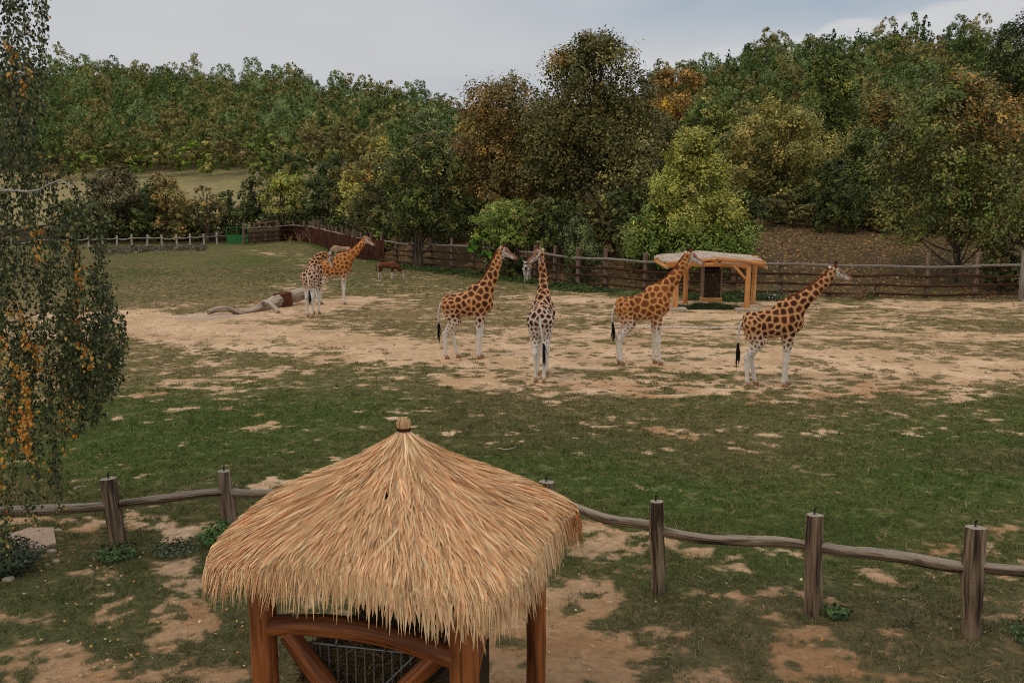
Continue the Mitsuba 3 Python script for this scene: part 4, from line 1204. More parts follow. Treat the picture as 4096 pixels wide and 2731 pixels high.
def giraffe(label, at, yaw, neck, head, legs=(0, 0, 0, 0), scale=1.03, tone=0.0, orange=0.0, seed=0, tail=None, spread_=1.0, white_rear=0.0, slim=1.0):
    """neck: points from the shoulders to the poll, in the animal's frame (x ahead, y left, z up); head: (direction, length); legs: stride of front left, front right, hind left, hind right"""
    rng = np.random.default_rng(500 + seed)
    neck = np.array(neck, float)
    hd = unit(head)
    poll = neck[-1]
    side = unit(np.cross([0, 0, 1.0], hd))
    hup = np.cross(hd, side)
    LEG = []
    for i, (front, sy_) in enumerate(((1, 1), (1, -1), (0, 1), (0, -1))):
        s = legs[i]
        y0 = sy_ * (0.17 if front else 0.16) * spread_
        if front:
            pts = [(0.44, y0 * 1.0, 1.98), (0.44 + 0.1 * s, y0 * 1.02, 1.50), (0.42 + 0.55 * s, y0 * 0.9, 0.80), (0.40 + 1.0 * s, y0 * 0.85, 0.20), (0.42 + 1.0 * s, y0 * 0.86, 0.13), (0.47 + 1.0 * s, y0 * 0.86, 0.05)]
            rad = [0.27, 0.155, 0.078, 0.055, 0.066, 0.075]
            knee = (pts[2], 0.088)
        else:
            pts = [(-0.62, y0 * 1.05, 1.88), (-0.46 + 0.15 * s, y0 * 1.1, 1.36), (-0.79 + 0.6 * s, y0 * 0.95, 0.88), (-0.77 + 1.0 * s, y0 * 0.9, 0.20), (-0.75 + 1.0 * s, y0 * 0.9, 0.13), (-0.70 + 1.0 * s, y0 * 0.9, 0.05)]
            rad = [0.30, 0.185, 0.082, 0.056, 0.066, 0.076]
            knee = (pts[2], 0.092)
        LEG.append((np.array(pts), rad, knee))

    def sdf(X, Y, Z):
        d = sd_cone(X, Y, Z, (-0.60, 0, 1.97), (-0.08, 0, 1.90), 0.30, 0.43, 0.82)
        d = smin(d, sd_cone(X, Y, Z, (-0.08, 0, 1.90), (0.42, 0, 2.02), 0.43, 0.46, 0.78), 0.10)
        d = smin(d, sd_cone(X, Y, Z, (0.30, 0, 2.34), (0.45, 0, 2.30), 0.27, 0.33, 0.62), 0.14)
        d = smin(d, sd_cone(X, Y, Z, (0.62, 0, 1.92), (0.55, 0, 2.15), 0.24, 0.32, 0.8), 0.1)
        d = smin(d, sd_cone(X, Y, Z, (-0.70, 0, 2.00), (-0.82, 0, 1.86), 0.25, 0.14, 0.85), 0.08)
        # rump halves
        for q in (1, -1):
            d = smin(d, sd_cone(X, Y, Z, (-0.66, q * 0.15, 1.86), (-0.60, q * 0.17, 1.55), 0.24, 0.21), 0.08)
            d = smin(d, sd_cone(X, Y, Z, (0.46, q * 0.20, 2.20), (0.46, q * 0.2, 1.80), 0.17, 0.2), 0.08)
        rr = np.interp(np.linspace(0, 1, len(neck)), [0, 0.22, 0.45, 0.75, 1], [0.37, 0.285, 0.205, 0.155, 0.135])
        d = smin(d, limb(X, Y, Z, neck, rr, 0.8, 0.07), 0.12)
        h0 = poll + hup * 0.04 - hd * 0.02
        d = smin(d, limb(X, Y, Z, [h0, h0 + hd * 0.13 - hup * 0.03], [0.135, 0.14], 1, 0.04), 0.07)
        d = smin(d, limb(X, Y, Z, [h0 + hd * 0.13 - hup * 0.05, h0 + hd * 0.42 - hup * 0.085], [0.13, 0.078], 1, 0.04), 0.05)
        d = smin(d, limb(X, Y, Z, [h0 + hd * 0.40 - hup * 0.085, h0 + hd * 0.53 - hup * 0.095], [0.079, 0.074], 1, 0.03), 0.04)
        d = smin(d, limb(X, Y, Z, [h0 + hd * 0.10 + hup * 0.07, h0 + hd * 0.22 + hup * 0.03], [0.075, 0.06], 1, 0.03), 0.05)
        for pts, rad, knee in LEG:
            d = smin(d, limb(X, Y, Z, pts[:5], rad[:5], 1, 0.05), 0.05)
            d = smin(d, sd_cone(X, Y, Z, knee[0], np.add(knee[0], [0, 0, 0.02]), knee[1], knee[1]), 0.03)
        return d
    allp = np.vstack([neck, [poll + hd * 0.8], [[-1.1, -0.6, 0.02], [1.05, 0.6, 2.75]], *[q[0] for q in LEG]])
    lo, hi = allp.min(0) - 0.2, allp.max(0) + 0.25
    lo[2] = 0.0
    v, f = surface_nets(sdf, lo, hi, 0.026)
    m = trimesh.Trimesh(v, f, process=False)
    v = np.array(trimesh.smoothing.filter_taubin(m, iterations=4).vertices)
    # ---- coat
    tn = cKDTree(spline(neck, 60))
    dn, iN = tn.query(v)
    tneck = iN / 59
    rel = v - poll
    along = rel @ hd
    headm = (np.linalg.norm(rel, axis=1) < 0.75) & (along > 0.02) & (np.linalg.norm(np.cross(rel, hd), axis=1) < 0.26)
    x, y, z = v.T
    is_neck = (tneck > 0.06) & (dn < 0.4) & ~headm & (x > 0.3)
    front = x > 0.1
    low = ~is_neck & ~headm & (z < 1.56)
    sp = np.full(len(v), 0.20)
    sp[is_neck] = np.interp(tneck[is_neck], [0, 0.4, 1], [0.23, 0.20, 0.12])
    sp[low] = np.interp(z[low], [0.8, 1.2, 1.56], [0.085, 0.12, 0.165])
    rear = (x < -0.45) & ~is_neck & ~headm
    sp[rear] = np.minimum(sp[rear], np.interp(z[rear], [0.8, 1.3, 1.75, 2.15], [0.085, 0.115, 0.145, 0.18]))
    sp[headm] = 0.075
    seeds = darts(v, sp * 0.92, rng)
    warp = np.stack([meshkit.fbm(v * 9 + 11 * i, 2, seed + i) - 0.5 for i in range(3)], -1) * 0.035
    dd, ii = cKDTree(v[seeds]).query(v + warp, k=2)
    edge = (dd[:, 1] - dd[:, 0]) * 0.5
    w = 0.085 * sp
    w[low] = np.interp(z[low], [0.8, 1.2, 1.56], [0.24, 0.17, 0.10]) * sp[low]
    w[rear] = np.interp(z[rear], [0.8, 1.3, 1.8, 2.1], [0.24, 0.17 + 0.06 * white_rear, 0.12, 0.085]) * sp[rear]
    w[headm] = 0.010
    grey = w + 0.004 * rng.normal(size=len(seeds))[ii[:, 0]]
    patch = np.clip((edge - grey) / 0.012, 0, 1)
    core = np.clip((edge - grey - 0.012) / 0.04, 0, 1)
    skip = rng.random(len(seeds))[ii[:, 0]]
    # cream base, whiter towards the legs and rear
    base = CREAM_C + (np.array(S(224, 158, 90)) - CREAM_C) * (0.72 + 0.28 * orange) * np.clip((z - 1.3) / 0.6, 0, 1)[:, None]
    wl = np.clip((1.62 - z) / 0.5, 0, 1)
    wl = np.maximum(wl, 0.8 * white_rear * np.clip((2.6 - z) / 0.6, 0, 1) * ~is_neck)
    base = base + (WHITE_C - base) * wl[:, None]
    bv = np.exp(rng.normal(0, 0.22, len(seeds)))[ii[:, 0]][:, None]
    edgec = BROWN_C * (1 + 0.35 * orange) * np.array([1, 1 + 0.1 * orange, 1])
    dark = DARK_C * (1 + 1.1 * orange) + np.array(S(96, 50, 26)) * 0.6 * orange
    pc = edgec + (dark - edgec) * core[:, None] * np.clip(0.85 - 0.45 * orange + tone, 0, 1)
    pc = pc * bv
    # patches fade out down the legs
    leglow = np.where(front, np.clip((z - 0.95) / 0.2, 0, 1), np.clip((z - 0.72) / 0.2, 0, 1))
    belly = np.clip((1.58 - z) / 0.10, 0, 1) * (np.abs(x - 0.02) < 0.24) * (dn > 0.3)
    patch = patch * np.where(low, (skip < 0.25 + 0.8 * leglow) * leglow, 1) * (1 - 0.9 * belly)
    pale = np.where(low, np.clip((z - 0.6) / 0.7, 0.65, 1), 1)
    pc = base + (pc - base) * pale[:, None]
    col = base + (pc - base) * patch[:, None]
    mott = meshkit.fbm(v * 5, 3, seed + 3)
    col = col * (0.86 + 0.28 * mott)[:, None]
    dust = np.clip((1.3 - z) / 1.3, 0, 1) * np.clip(mott * 1.6 - 0.5, 0, 1) * ~headm * ~is_neck
    col = col + (np.array(S(190, 160, 128)) - col) * (0.45 * dust)[:, None]
    # dusty fetlocks
    du = np.clip((0.22 - z) / 0.12, 0, 1)[:, None] * (~headm & ~is_neck)[:, None]
    col = col + (np.array(S(176, 134, 96)) - col) * du * 0.8
    # the face: white, brown brow and bridge, tan lips
    hz_ = rel @ hup
    col[headm] = WHITE_C * 0.95 + (pc[headm] * 1.3 - WHITE_C) * (patch[headm] * 0.75 * (hz_[headm] < 0.03) * (along[headm] < 0.36))[:, None]
    bridge = np.clip((hz_ - (0.055 - 0.24 * along)) / 0.03, 0, 1) * np.clip((along - 0.03) / 0.04, 0, 1)
    col = np.where(headm[:, None], col + (np.array(S(140, 86, 48)) * (1 + 0.2 * orange) - col) * (bridge * 0.9)[:, None], col)
    lips = np.clip((along - 0.44) / 0.06, 0, 1) * headm
    col = col + (np.array(S(150, 96, 56)) - col) * (lips * 0.8)[:, None]

    R = rotz(yaw)
    gz_ = hz(*at)

    def W(q):
        return (np.asarray(q, float) * scale * [1, slim, 1]) @ R.T + [at[0], at[1], gz_ - 0.01]
    k = thing('giraffe', label, 'giraffe')
    put(k, 'body', mikit.ply((W(v), f), 'coat', True, color=col))
    for pts, rad, knee in LEG:
        p = pts[5]
        hv, hf = box([0, 0, 0], [0.085, 0.07, 0.055], ch=0.02)
        hv[:, :2] *= np.where(hv[:, 2:3] > 0, 0.8, 1.05)
        hv = hv + [p[0] - 0.01, p[1], 0.055]
        put(k, 'hoof', mikit.ply((W(hv), hf), 'hoof'))
    # mane
    nk = spline(neck, 24)
    tg = unit(np.gradient(nk, axis=0))
    bk = unit(np.array([-1.0, 0, 0.9]) - tg * (np.array([-1.0, 0, 0.9]) @ tg.T)[:, None])
    hint = np.array([-1.0, 0, 0.6]) if hd[0] > -0.5 else np.array([-0.3, 0, 1.0])
    bk = unit(hint - tg * (tg @ hint)[:, None])
    rr = np.interp(np.linspace(0, 1, 24), [0, 0.22, 0.45, 0.75, 1], [0.37, 0.285, 0.205, 0.155, 0.135])
    mv, mf = [], []
    for i in range(2, 24):
        s_ = unit(np.cross(tg[i], bk[i])) * 0.022
        b0 = nk[i] + bk[i] * (rr[i] - 0.035)
        h = 0.085 + 0.012 * (i % 2)
        mv += [b0 - s_, b0 + s_, b0 + bk[i] * h + s_ * 0.4, b0 + bk[i] * h - s_ * 0.4]
    for i in range(21):
        for j in range(4):
            mf.append([i * 4 + j, i * 4 + (j + 1) % 4, i * 4 + 4 + (j + 1) % 4, i * 4 + 4 + j])
    mf += [[0, 3, 2, 1], [84, 85, 86, 87]]
    put(k, 'mane', mikit.ply((W(mv), np.array(mf)), 'mane'))
    h0 = poll + hup * 0.04 - hd * 0.02
    for q in (1, -1):
        b0 = h0 + hd * 0.03 + hup * 0.09 + side * q * 0.055
        t0 = b0 + hup * 0.20 - hd * 0.06 + side * q * 0.02
        put(k, 'ossicone', mikit.ply((lambda t: (W(t[0]), t[1]))(tube([b0, b0 + (t0 - b0) * 0.6, b0 + (t0 - b0) * 0.85, t0], [0.038, 0.03, 0.036, 0.030], 8)), 'mane', True))
        tv = tube([b0 + (t0 - b0) * 0.82, t0 + (t0 - b0) * 0.04], [0.040, 0.034], 8)
        put(k, 'ossicone_tip', mikit.ply((W(tv[0]), tv[1]), 'hair'))
        e0 = h0 - hd * 0.035 + hup * 0.045 + side * q * 0.10
        ed = unit(side * q * 1.0 - hd * 0.35 + hup * 0.18)
        eu = unit(np.cross(ed, hd))
        prof_ = [(0, 0.02), (0.3, 0.05), (0.6, 0.055), (0.85, 0.035), (1, 0.006)]
        ev, ef = [], []
        for t, wd in prof_:
            c_ = e0 + ed * 0.24 * t
            for a in np.linspace(0, 2 * PI, 8, endpoint=False):
                ev.append(c_ + eu * math.cos(a) * wd + np.cross(ed, eu) * math.sin(a) * wd * 0.3)
        for i in range(4):
            for j in range(8):
                ef.append([i * 8 + j, i * 8 + (j + 1) % 8, i * 8 + 8 + (j + 1) % 8, i * 8 + 8 + j])
        put(k, 'ear', mikit.ply((W(ev), np.array(ef)), 'ear_hair', True))
        sph = trimesh.creation.icosphere(2, 0.032)
        ec = h0 + hd * 0.165 + hup * 0.015 + side * q * 0.116
        put(k, 'eye', mikit.ply((W(sph.vertices + ec), sph.faces), 'eye', True))
        # dark lash line over the eye
    nos = []
    tl = np.array(tail if tail is not None else [(-0.93, 0, 1.98), (-0.99, 0.0, 1.7), (-1.0, 0.0, 1.25)], float)
    tp = spline(tl, 8)
    tb = tube(tp, np.linspace(0.045, 0.016, 8), 8)
    put(k, 'tail', mikit.ply((W(tb[0]), tb[1]), 'ear_hair', True))
    mb = MB()
    end = tp[-1]
    dirt = unit(tp[-1] - tp[-2])
    rt = np.random.default_rng(seed + 9)
    for i in range(26):
        o = rt.normal(0, 0.015, 3)
        L = 0.40 + 0.25 * rt.random()
        q1 = end + o * 0.5 - dirt * 0.05
        q2 = end + o * 1.7 + (dirt * 0.5 + [0, 0, -0.5]) * L * 0.5
        q3 = end + o * 2.6 + (dirt * 0.35 + [0, 0, -0.65]) * L + rt.normal(0, 0.02, 3)
        t_ = tube(spline([q1, q2, q3], 6), [0.01, 0.016, 0.016, 0.012, 0.008, 0.003], 5)
        mb.add(W(t_[0]), t_[1])
    put(k, 'tail_tuft', mb.ply('hair', True))
    return k


E_, NW = 0.0, PI / 2
N_G6 = [(0.42, 0, 2.32), (0.72, 0, 2.50), (1.06, 0, 2.80), (1.42, 0, 3.14), (1.72, 0, 3.45)]
giraffe('darkest patched giraffe standing furthest right, neck stretched forward to the right', ground_at(771, 385), -0.05, N_G6, (0.93, 0, -0.24), legs=(0.06, -0.08, 0.30, 0.02), scale=1.03, tone=0.2, orange=0.12, seed=1,
        tail=[(-0.92, 0, 1.98), (-1.02, 0, 1.65), (-1.03, 0, 1.28)])
N_G5 = [(0.42, 0, 2.32), (0.70, 0, 2.52), (1.00, 0, 2.86), (1.24, 0, 3.22), (1.48, 0, 3.58)]
giraffe('reddish orange giraffe standing in front of the log shelter, head before its roof', ground_at(642, 364), 0.03, N_G5, (0.93, 0, -0.30), legs=(0.0, 0.14, -0.02, 0.04), scale=1.045, tone=-0.15, orange=0.8, seed=2,
        tail=[(-0.92, 0, 1.98), (-1.0, 0, 1.75), (-1.0, 0, 1.38)])
N_G3 = [(0.42, 0, 2.28), (0.66, 0, 2.52), (0.88, 0, 2.95), (1.02, 0, 3.35), (1.20, 0, 3.76)]
giraffe('brown patched giraffe with its neck held upright, looking to the right', ground_at(468, 358), -0.04, N_G3, (0.90, 0, -0.32), legs=(0.02, -0.04, 0.36, 0.0), scale=1.03, tone=0.1, orange=0.22, seed=3,
        tail=[(-0.92, 0, 1.98), (-1.02, 0, 1.6), (-1.03, 0.02, 1.22)])
N_G4 = [(0.42, 0, 2.32), (0.70, 0.0, 2.56), (0.92, 0.03, 2.96), (1.00, 0.08, 3.36), (1.02, 0.14, 3.78)]
giraffe('white legged giraffe seen from behind with its head turned to the left', ground_at(541.5, 378), NW - 0.10, N_G4, (-0.30, 0.95, -0.45), legs=(0.0, 0.12, 0.06, -0.06), scale=1.045, tone=0.25, orange=0.0, seed=4, white_rear=1.0, slim=0.88,
        tail=[(-0.92, 0, 1.98), (-0.99, -0.06, 1.6), (-1.02, -0.14, 1.2)])
N_G2 = [(0.42, 0, 2.30), (0.74, 0, 2.46), (1.06, 0, 2.72), (1.34, 0, 3.02), (1.60, 0, 3.34)]
giraffe('orange giraffe at the far left side of the herd, standing side on and looking right', ground_at(335.5, 304.5), 0.08, N_G2, (0.86, -0.1, -0.42), legs=(0.02, 0.05, 0.0, -0.16), scale=1.03, tone=-0.2, orange=1.0, seed=5,
        tail=[(-0.92, 0, 1.98), (-1.0, 0.05, 1.7), (-1.0, 0.08, 1.4)])
N_G1 = [(0.42, 0, 2.30), (0.74, -0.06, 2.56), (0.96, -0.22, 2.74), (1.02, -0.44, 2.76), (1.00, -0.62, 2.66)]
giraffe('dark patched giraffe seen from behind beside the fallen log, head bent down to the right', ground_at(314, 315.5), NW - 0.05, N_G1, (0.0, -0.55, -0.84), legs=(0.0, 0.1, 0.1, -0.04), scale=1.03, tone=0.3, orange=0.0, seed=6, white_rear=0.6, slim=0.88,
        tail=[(-0.92, 0, 1.98), (-0.99, -0.04, 1.6), (-1.02, -0.08, 1.22)])


# ------------------------------------------------------------------ antelopes
def antelope(label, at, yaw, scale, neck, head, colours, horns=0.0, legs=(0, 0, 0, 0), seed=0, hump=0.0):
    """colours: fn(v, along head, leg height) -> vertex colours"""
    rng = np.random.default_rng(800 + seed)
    neck = np.array(neck, float)
    hd = unit(head)
    side = unit(np.cross([0, 0, 1.0], hd))
    hup = np.cross(hd, side)
    LEG = []
    for i, (fr, q) in enumerate(((1, 1), (1, -1), (0, 1), (0, -1))):
        s = legs[i]
        if fr:
            LEG.append((np.array([(0.34, q * 0.09, 0.74), (0.33 + .3 * s, q * 0.1, 0.54), (0.33 + .6 * s, q * 0.09, 0.34), (0.32 + s, q * 0.09, 0.07), (0.35 + s, q * 0.09, 0.03)]), [0.12, 0.06, 0.036, 0.026, 0.034]))
        else:
            LEG.append((np.array([(-0.40, q * 0.09, 0.78), (-0.34 + .2 * s, q * 0.1, 0.60), (-0.46 + .6 * s, q * 0.09, 0.38), (-0.44 + s, q * 0.09, 0.07), (-0.41 + s, q * 0.09, 0.03)]), [0.16, 0.085, 0.042, 0.027, 0.034]))

    def sdf(X, Y, Z):
        d = sd_cone(X, Y, Z, (-0.38, 0, 0.86), (0.0, 0, 0.83), 0.15, 0.165, 0.8)
        d = smin(d, sd_cone(X, Y, Z, (0, 0, 0.83), (0.32, 0, 0.86), 0.165, 0.20 + hump, 0.72), 0.06)
        d = smin(d, limb(X, Y, Z, neck, np.linspace(0.16, 0.085, len(neck)), 0.75, 0.05), 0.08)
        p = neck[-1]
        d = smin(d, limb(X, Y, Z, [p, p + hd * 0.12, p + hd * 0.33], [0.085, 0.08, 0.045], 0.9, 0.04), 0.05)
        for pts, rad in LEG:
            d = smin(d, limb(X, Y, Z, pts, rad, 1, 0.03), 0.04)
        return d
    allp = np.vstack([neck, [neck[-1] + hd * 0.45], [[-0.7, -0.3, 0], [0.6, 0.3, 1.1]]])
    lo, hi = allp.min(0) - 0.1, allp.max(0) + 0.12
    lo[2] = -0.03
    v, f = surface_nets(sdf, lo, hi, 0.028)
    rel = v - neck[-1]
    along = rel @ hd
    headm = (along > -0.02) & (np.linalg.norm(rel, axis=1) < 0.5)
    col = colours(v, np.where(headm, along, -1), rel @ hup, rng)
    R = rotz(yaw)
    z0 = hz(*at)

    def W(q):
        return (np.asarray(q, float) * scale) @ R.T + [at[0], at[1], z0]
    k = thing('antelope', label, 'antelope')
    put(k, 'body', mikit.ply((W(v), f), 'hide', True, color=col))
    p = neck[-1]
    for q in (1, -1):
        if horns:
            b0 = p + hup * 0.06 + side * q * 0.035
            hb = tube(spline([b0, b0 + hup * horns * 0.55 - hd * horns * 0.25 + side * q * 0.03, b0 + hup * horns * 0.95 - hd * horns * 0.55 + side * q * 0.07], 8), np.linspace(0.024, 0.006, 8), 7)
            put(k, 'horn', mikit.ply((W(hb[0]), hb[1]), 'horn', True))
        e = p - hd * 0.02 + side * q * 0.06 + hup * 0.03
        ed = unit(side * q + hup * 0.5 - hd * 0.3)
        tv = tube([e, e + ed * 0.07, e + ed * 0.15], [0.02, 0.034, 0.006], 7)
        put(k, 'ear', mikit.ply((W(tv[0]), tv[1]), 'hide' if False else 'ear_hair', True))
        sph = trimesh.creation.icosphere(1, 0.014)
        put(k, 'eye', mikit.ply((W(sph.vertices + p + hd * 0.1 + side * q * 0.07 + hup * 0.02), sph.faces), 'eye', True))
    tl = tube(spline([(-0.55, 0, 0.86), (-0.61, 0, 0.7), (-0.60, 0, 0.45)], 6), np.linspace(0.025, 0.012, 6), 6)
    put(k, 'tail', mikit.ply((W(tl[0]), tl[1]), 'hair', True))
    return k


def blesbok(v, along, up, rng):
    c = np.tile(S(116, 68, 42), (len(v), 1)) * (0.85 + 0.4 * meshkit.noise(v * 6, 3))[:, None]
    white = np.array(S(226, 218, 206))
    dk = np.array(S(62, 38, 26))
    flank = np.clip((0.80 - v[:, 2]) / 0.12, 0, 1) * np.clip((v[:, 2] - 0.45) / 0.1, 0, 1)
    c = c + (dk - c) * (flank * 0.7)[:, None]
    c = c + (white - c) * (np.clip((0.44 - v[:, 2]) / 0.08, 0, 1) * (along < 0))[:, None]
    c = c + (np.array(S(190, 150, 110)) - c) * (np.clip((-0.47 - v[:, 0]) / 0.06, 0, 1) * (v[:, 2] > 0.5))[:, None]
    return c + (white - c) * ((along > 0.05) * np.clip((up + 0.03) / 0.03, 0, 1))[:, None]


def oryx(v, along, up, rng):
    c = np.tile(S(196, 160, 130), (len(v), 1)) * (0.93 + 0.14 * meshkit.noise(v * 5, 3))[:, None]
    white, dk = np.array(S(230, 224, 214)), np.array(S(40, 32, 28))
    c = c + (white - c) * np.clip((0.66 - v[:, 2]) / 0.06, 0, 1)[:, None]
    c = c + (dk - c) * (np.exp(-((v[:, 2] - 0.65) / 0.03) ** 2) * (np.abs(v[:, 0]) < 0.4))[:, None]
    c = c + (dk - c) * (np.exp(-((v[:, 2] - 0.36) / 0.05) ** 2) * (v[:, 0] > 0.2) * 0.8)[:, None]
    face = white + (dk - white) * (np.abs(along - 0.17) < 0.05)[:, None]
    return np.where((along > 0)[:, None], face, c)


antelope('brown antelope with white face and shins grazing beside the far fence', ground_at(387, 279), 0.03, 1.16, [(0.40, 0, 0.88), (0.60, 0, 0.76), (0.78, 0, 0.56), (0.88, 0, 0.40)], (0.25, 0, -0.97), blesbok, 0.0, (0.02, -0.06, 0.10, -0.04), 1)
antelope('tan antelope half hidden behind the neck of the orange giraffe on the left', (-14.1, 83.5), PI + 0.35, 1.38, [(0.44, 0, 0.92), (0.58, 0, 0.82), (0.68, 0, 0.68)], (0.62, 0, -0.75), oryx, 0.75, seed=2, hump=0.03)
antelope('pale antelope facing the camera behind the head of the giraffe seen from behind', ground_at(527, 281.5), -PI / 2 - 0.15, 1.22, [(0.44, 0, 0.92), (0.55, 0, 1.02), (0.62, 0.02, 1.12)], (0.8, 0.1, -0.6), oryx, 0.6, (0.03, -0.02, 0.0, 0.1), seed=3)

# ------------------------------------------------------------------ the fallen log
lg = thing('fallen_log', 'bleached fallen tree trunk with a rusty metal sleeve lying on the sand at the left', 'log')
_Y = 50.6


def L(px, py, Y=_Y, lift=0.0):
    p = point_at(px, py, Y)
    return [p[0], p[1], max(p[2] + lift, 0.06)]


put(lg, 'trunk', pole([L(208, 311.6, 47.6), L(218, 309.0, 48), L(229, 308.8, 48.4), L(238, 312.6, 48.8), L(249, 313, 49.4), L(259, 307, 50.2), L(270, 302.5, 51.2), L(279, 300.5, 52)], [0.12, 0.13, 0.14, 0.13, 0.17, 0.22, 0.32, 0.33], 'log_wood', n=34, seg=14, wob=0.4, seed=91))
put(lg, 'trunk', pole([L(286.5, 298, 52.5), L(296, 295, 53), L(304, 292.5, 53.6)], [0.33, 0.34, 0.33], 'log_wood', n=10, seg=18, wob=0.12, seed=92))
put(lg, 'branch', pole([L(264, 303.5, 50.5), L(271, 304.5, 49.9), L(277.2, 310, 49.5), L(278.5, 316.2, 49.2)], [0.17, 0.14, 0.13, 0.11], 'log_wood', n=12, seg=12, wob=0.15, seed=93))
put(lg, 'branch', pole([L(268, 306, 50.8), L(264, 311, 50.4), L(262.5, 315, 50.2)], [0.2, 0.15, 0.1], 'log_wood', n=8, seg=10, seed=94))
put(lg, 'branch', pole([L(248, 313, 50.3), L(247, 316.5, 50.0)], [0.1, 0.05], 'log_wood', n=5, seg=8, seed=95))
put(lg, 'branch_stub', pole([L(258.5, 306, 50.5), L(256.8, 303.4, 50.2)], [0.16, 0.15], 'log_wood', n=4, seg=12, seed=96))
a, b = np.array(L(278.5, 300.7, 52)), np.array(L(287.5, 297.7, 52.6))
e = unit(b - a)
sdv = unit(np.cross([0, 0, 1], e))
upv = np.cross(e, sdv)
R3 = np.stack([e, sdv, upv], 1)
put(lg, 'sleeve', mikit.ply(box((a + b) / 2, [np.linalg.norm(b - a) / 2, 0.35, 0.365], R3, ch=0.03), 'rust'), 'rusty box-shaped metal sleeve round the trunk')


def mound(name, label, at, half, h, bsdf, seed):
    n = 26
    ang, rad = np.linspace(0, 2 * PI, 40, endpoint=False), np.linspace(0, 1, n)
    A, Rr = np.meshgrid(ang, rad, indexing='ij')
    X, Y = at[0] + np.cos(A) * Rr * half[0], at[1] + np.sin(A) * Rr * half[1]
    Z = height(X, Y) + h * (np.clip(1 - Rr ** 2, 0, 1) ** 1.3) * (0.7 + 0.6 * meshkit.fbm(np.stack([X * 1.2, Y * 1.2, X * 0], -1), 3, seed)) - 0.02 * Rr
    k = (np.arange(40)[:, None] * n + np.arange(n - 1)[None])
    k2 = ((np.arange(40)[:, None] + 1) % 40 * n + np.arange(n - 1)[None])
    f = np.stack([k, k + 1, k2 + 1, k2], -1).reshape(-1, 4)
    kk = thing(name, label, 'sand')
    put(kk, 'heap', mikit.ply((np.stack([X, Y, Z], -1).reshape(-1, 3), f), bsdf, True))


def sand_fn(p, n, uv):
    return mix(S(176, 150, 128), S(202, 178, 158), fbm(p.x * 1.7, p.y * 1.7, p.z, 3))


mat('pale_sand', mikit.proc(sand_fn), 0.95, 0.1)
mound('sand_heap', 'low heap of pale sand under the thin end of the fallen log', ground_at(208, 316.5), (1.9, 1.5), 0.10, 'pale_sand', 4)
# ------------------------------------------------------------------ the thatched hay shelter in front
hut = thing('thatched_hay_shelter', 'thatched hay shelter on thick stained posts in the foreground', 'shelter')
HA, HB, HC = np.array([-2.33, 8.88]), np.array([-0.43, 8.26]), np.array([0.24, 10.05])
HD = HA + HC - HB
HM = (HA + HC) / 2
e1, e2 = unit(HB - HA), unit(HC - HB)


def on_front(px, py, off=0.0):
    """the point of the shelter's front plane on a line of sight"""
    u, v = (px - CX) / F, (CY - py) / F
    d = np.array([u, math.cos(PITCH) + v * math.sin(PITCH), -math.sin(PITCH) + v * math.cos(PITCH)])
    n = np.array([-e1[1], e1[0]])
    t = (HA + e2 * off) @ n / (d[:2] @ n)
    return np.array([0, 0, EYE]) + d * t


for i, (p, r, h) in enumerate(((HA, .125, 2.62), (HB, .128, 2.62), (HC, .103, 2.66), (HD, .11, 2.66))):
    z = hz(*p)
    put(hut, 'post', pole([[p[0], p[1], z - 0.3], [p[0] + 0.015, p[1], z + 1.2], [p[0], p[1], z + h]], [r * 1.08, r, r * 0.97], 'stained_wood', n=18, seg=20, wob=0.12, seed=101 + i))


def xyz(p, z):
    return [p[0], p[1], z]


put(hut, 'front_beam', pole([xyz(HA + e1 * 0.07, 2.0), xyz(HA + e1 * 0.65, 2.08), xyz(HA + e1 * 1.3, 2.07), xyz(HB - e1 * 0.06, 1.96)], [0.095, 0.105, 0.1, 0.105], 'stained_wood', n=18, seg=16, wob=0.1, seed=111))
put(hut, 'side_beam', pole([xyz(HB + e2 * 0.06, 2.3), xyz((HB + HC) / 2, 2.36), xyz(HC - e2 * 0.05, 2.3)], 0.085, 'stained_wood', n=12, seg=14, seed=112))
put(hut, 'side_beam', pole([xyz(HA + e2 * 0.06, 2.3), xyz((HA + HD) / 2, 2.36), xyz(HD - e2 * 0.05, 2.3)], 0.085, 'stained_wood', n=12, seg=14, seed=113))
put(hut, 'back_beam', pole([xyz(HD + e1 * 0.06, 2.2), xyz((HD + HC) / 2, 2.24), xyz(HC - e1 * 0.05, 2.2)], 0.085, 'stained_wood', n=12, seg=14, seed=114))
bl0, bl1 = on_front(288, 632), on_front(325, 682)
dl = (bl1 - bl0)
put(hut, 'brace', pole([bl0, bl0 + dl * 1.2, bl0 + dl * 2.6], [0.095, 0.1, 0.09], 'stained_wood', n=10, seg=14, seed=115))
br0, br1 = on_front(437, 656), on_front(408, 684)
dl2 = (br1 - br0)
put(hut, 'brace', pole([br0, br0 + dl2 * 1.2, br0 + dl2 * 3.2], [0.085, 0.09, 0.085], 'stained_wood', n=10, seg=14, seed=116))
put(hut, 'knee_brace', pole([xyz(HB + e2 * 0.62, 2.26), xyz(HB + e2 * 0.33, 1.95), xyz(HB + e2 * 0.08, 1.55)], 0.075, 'stained_wood', n=8, seg=12, seed=117))
put(hut, 'knee_brace', pole([xyz(HB + e2 * 0.5 - e1 * 0.4, 1.75), xyz(HB + e2 * 0.3 - e1 * 0.15, 2.2)], 0.04, 'grey_wood', n=6, seg=8, seed=118))
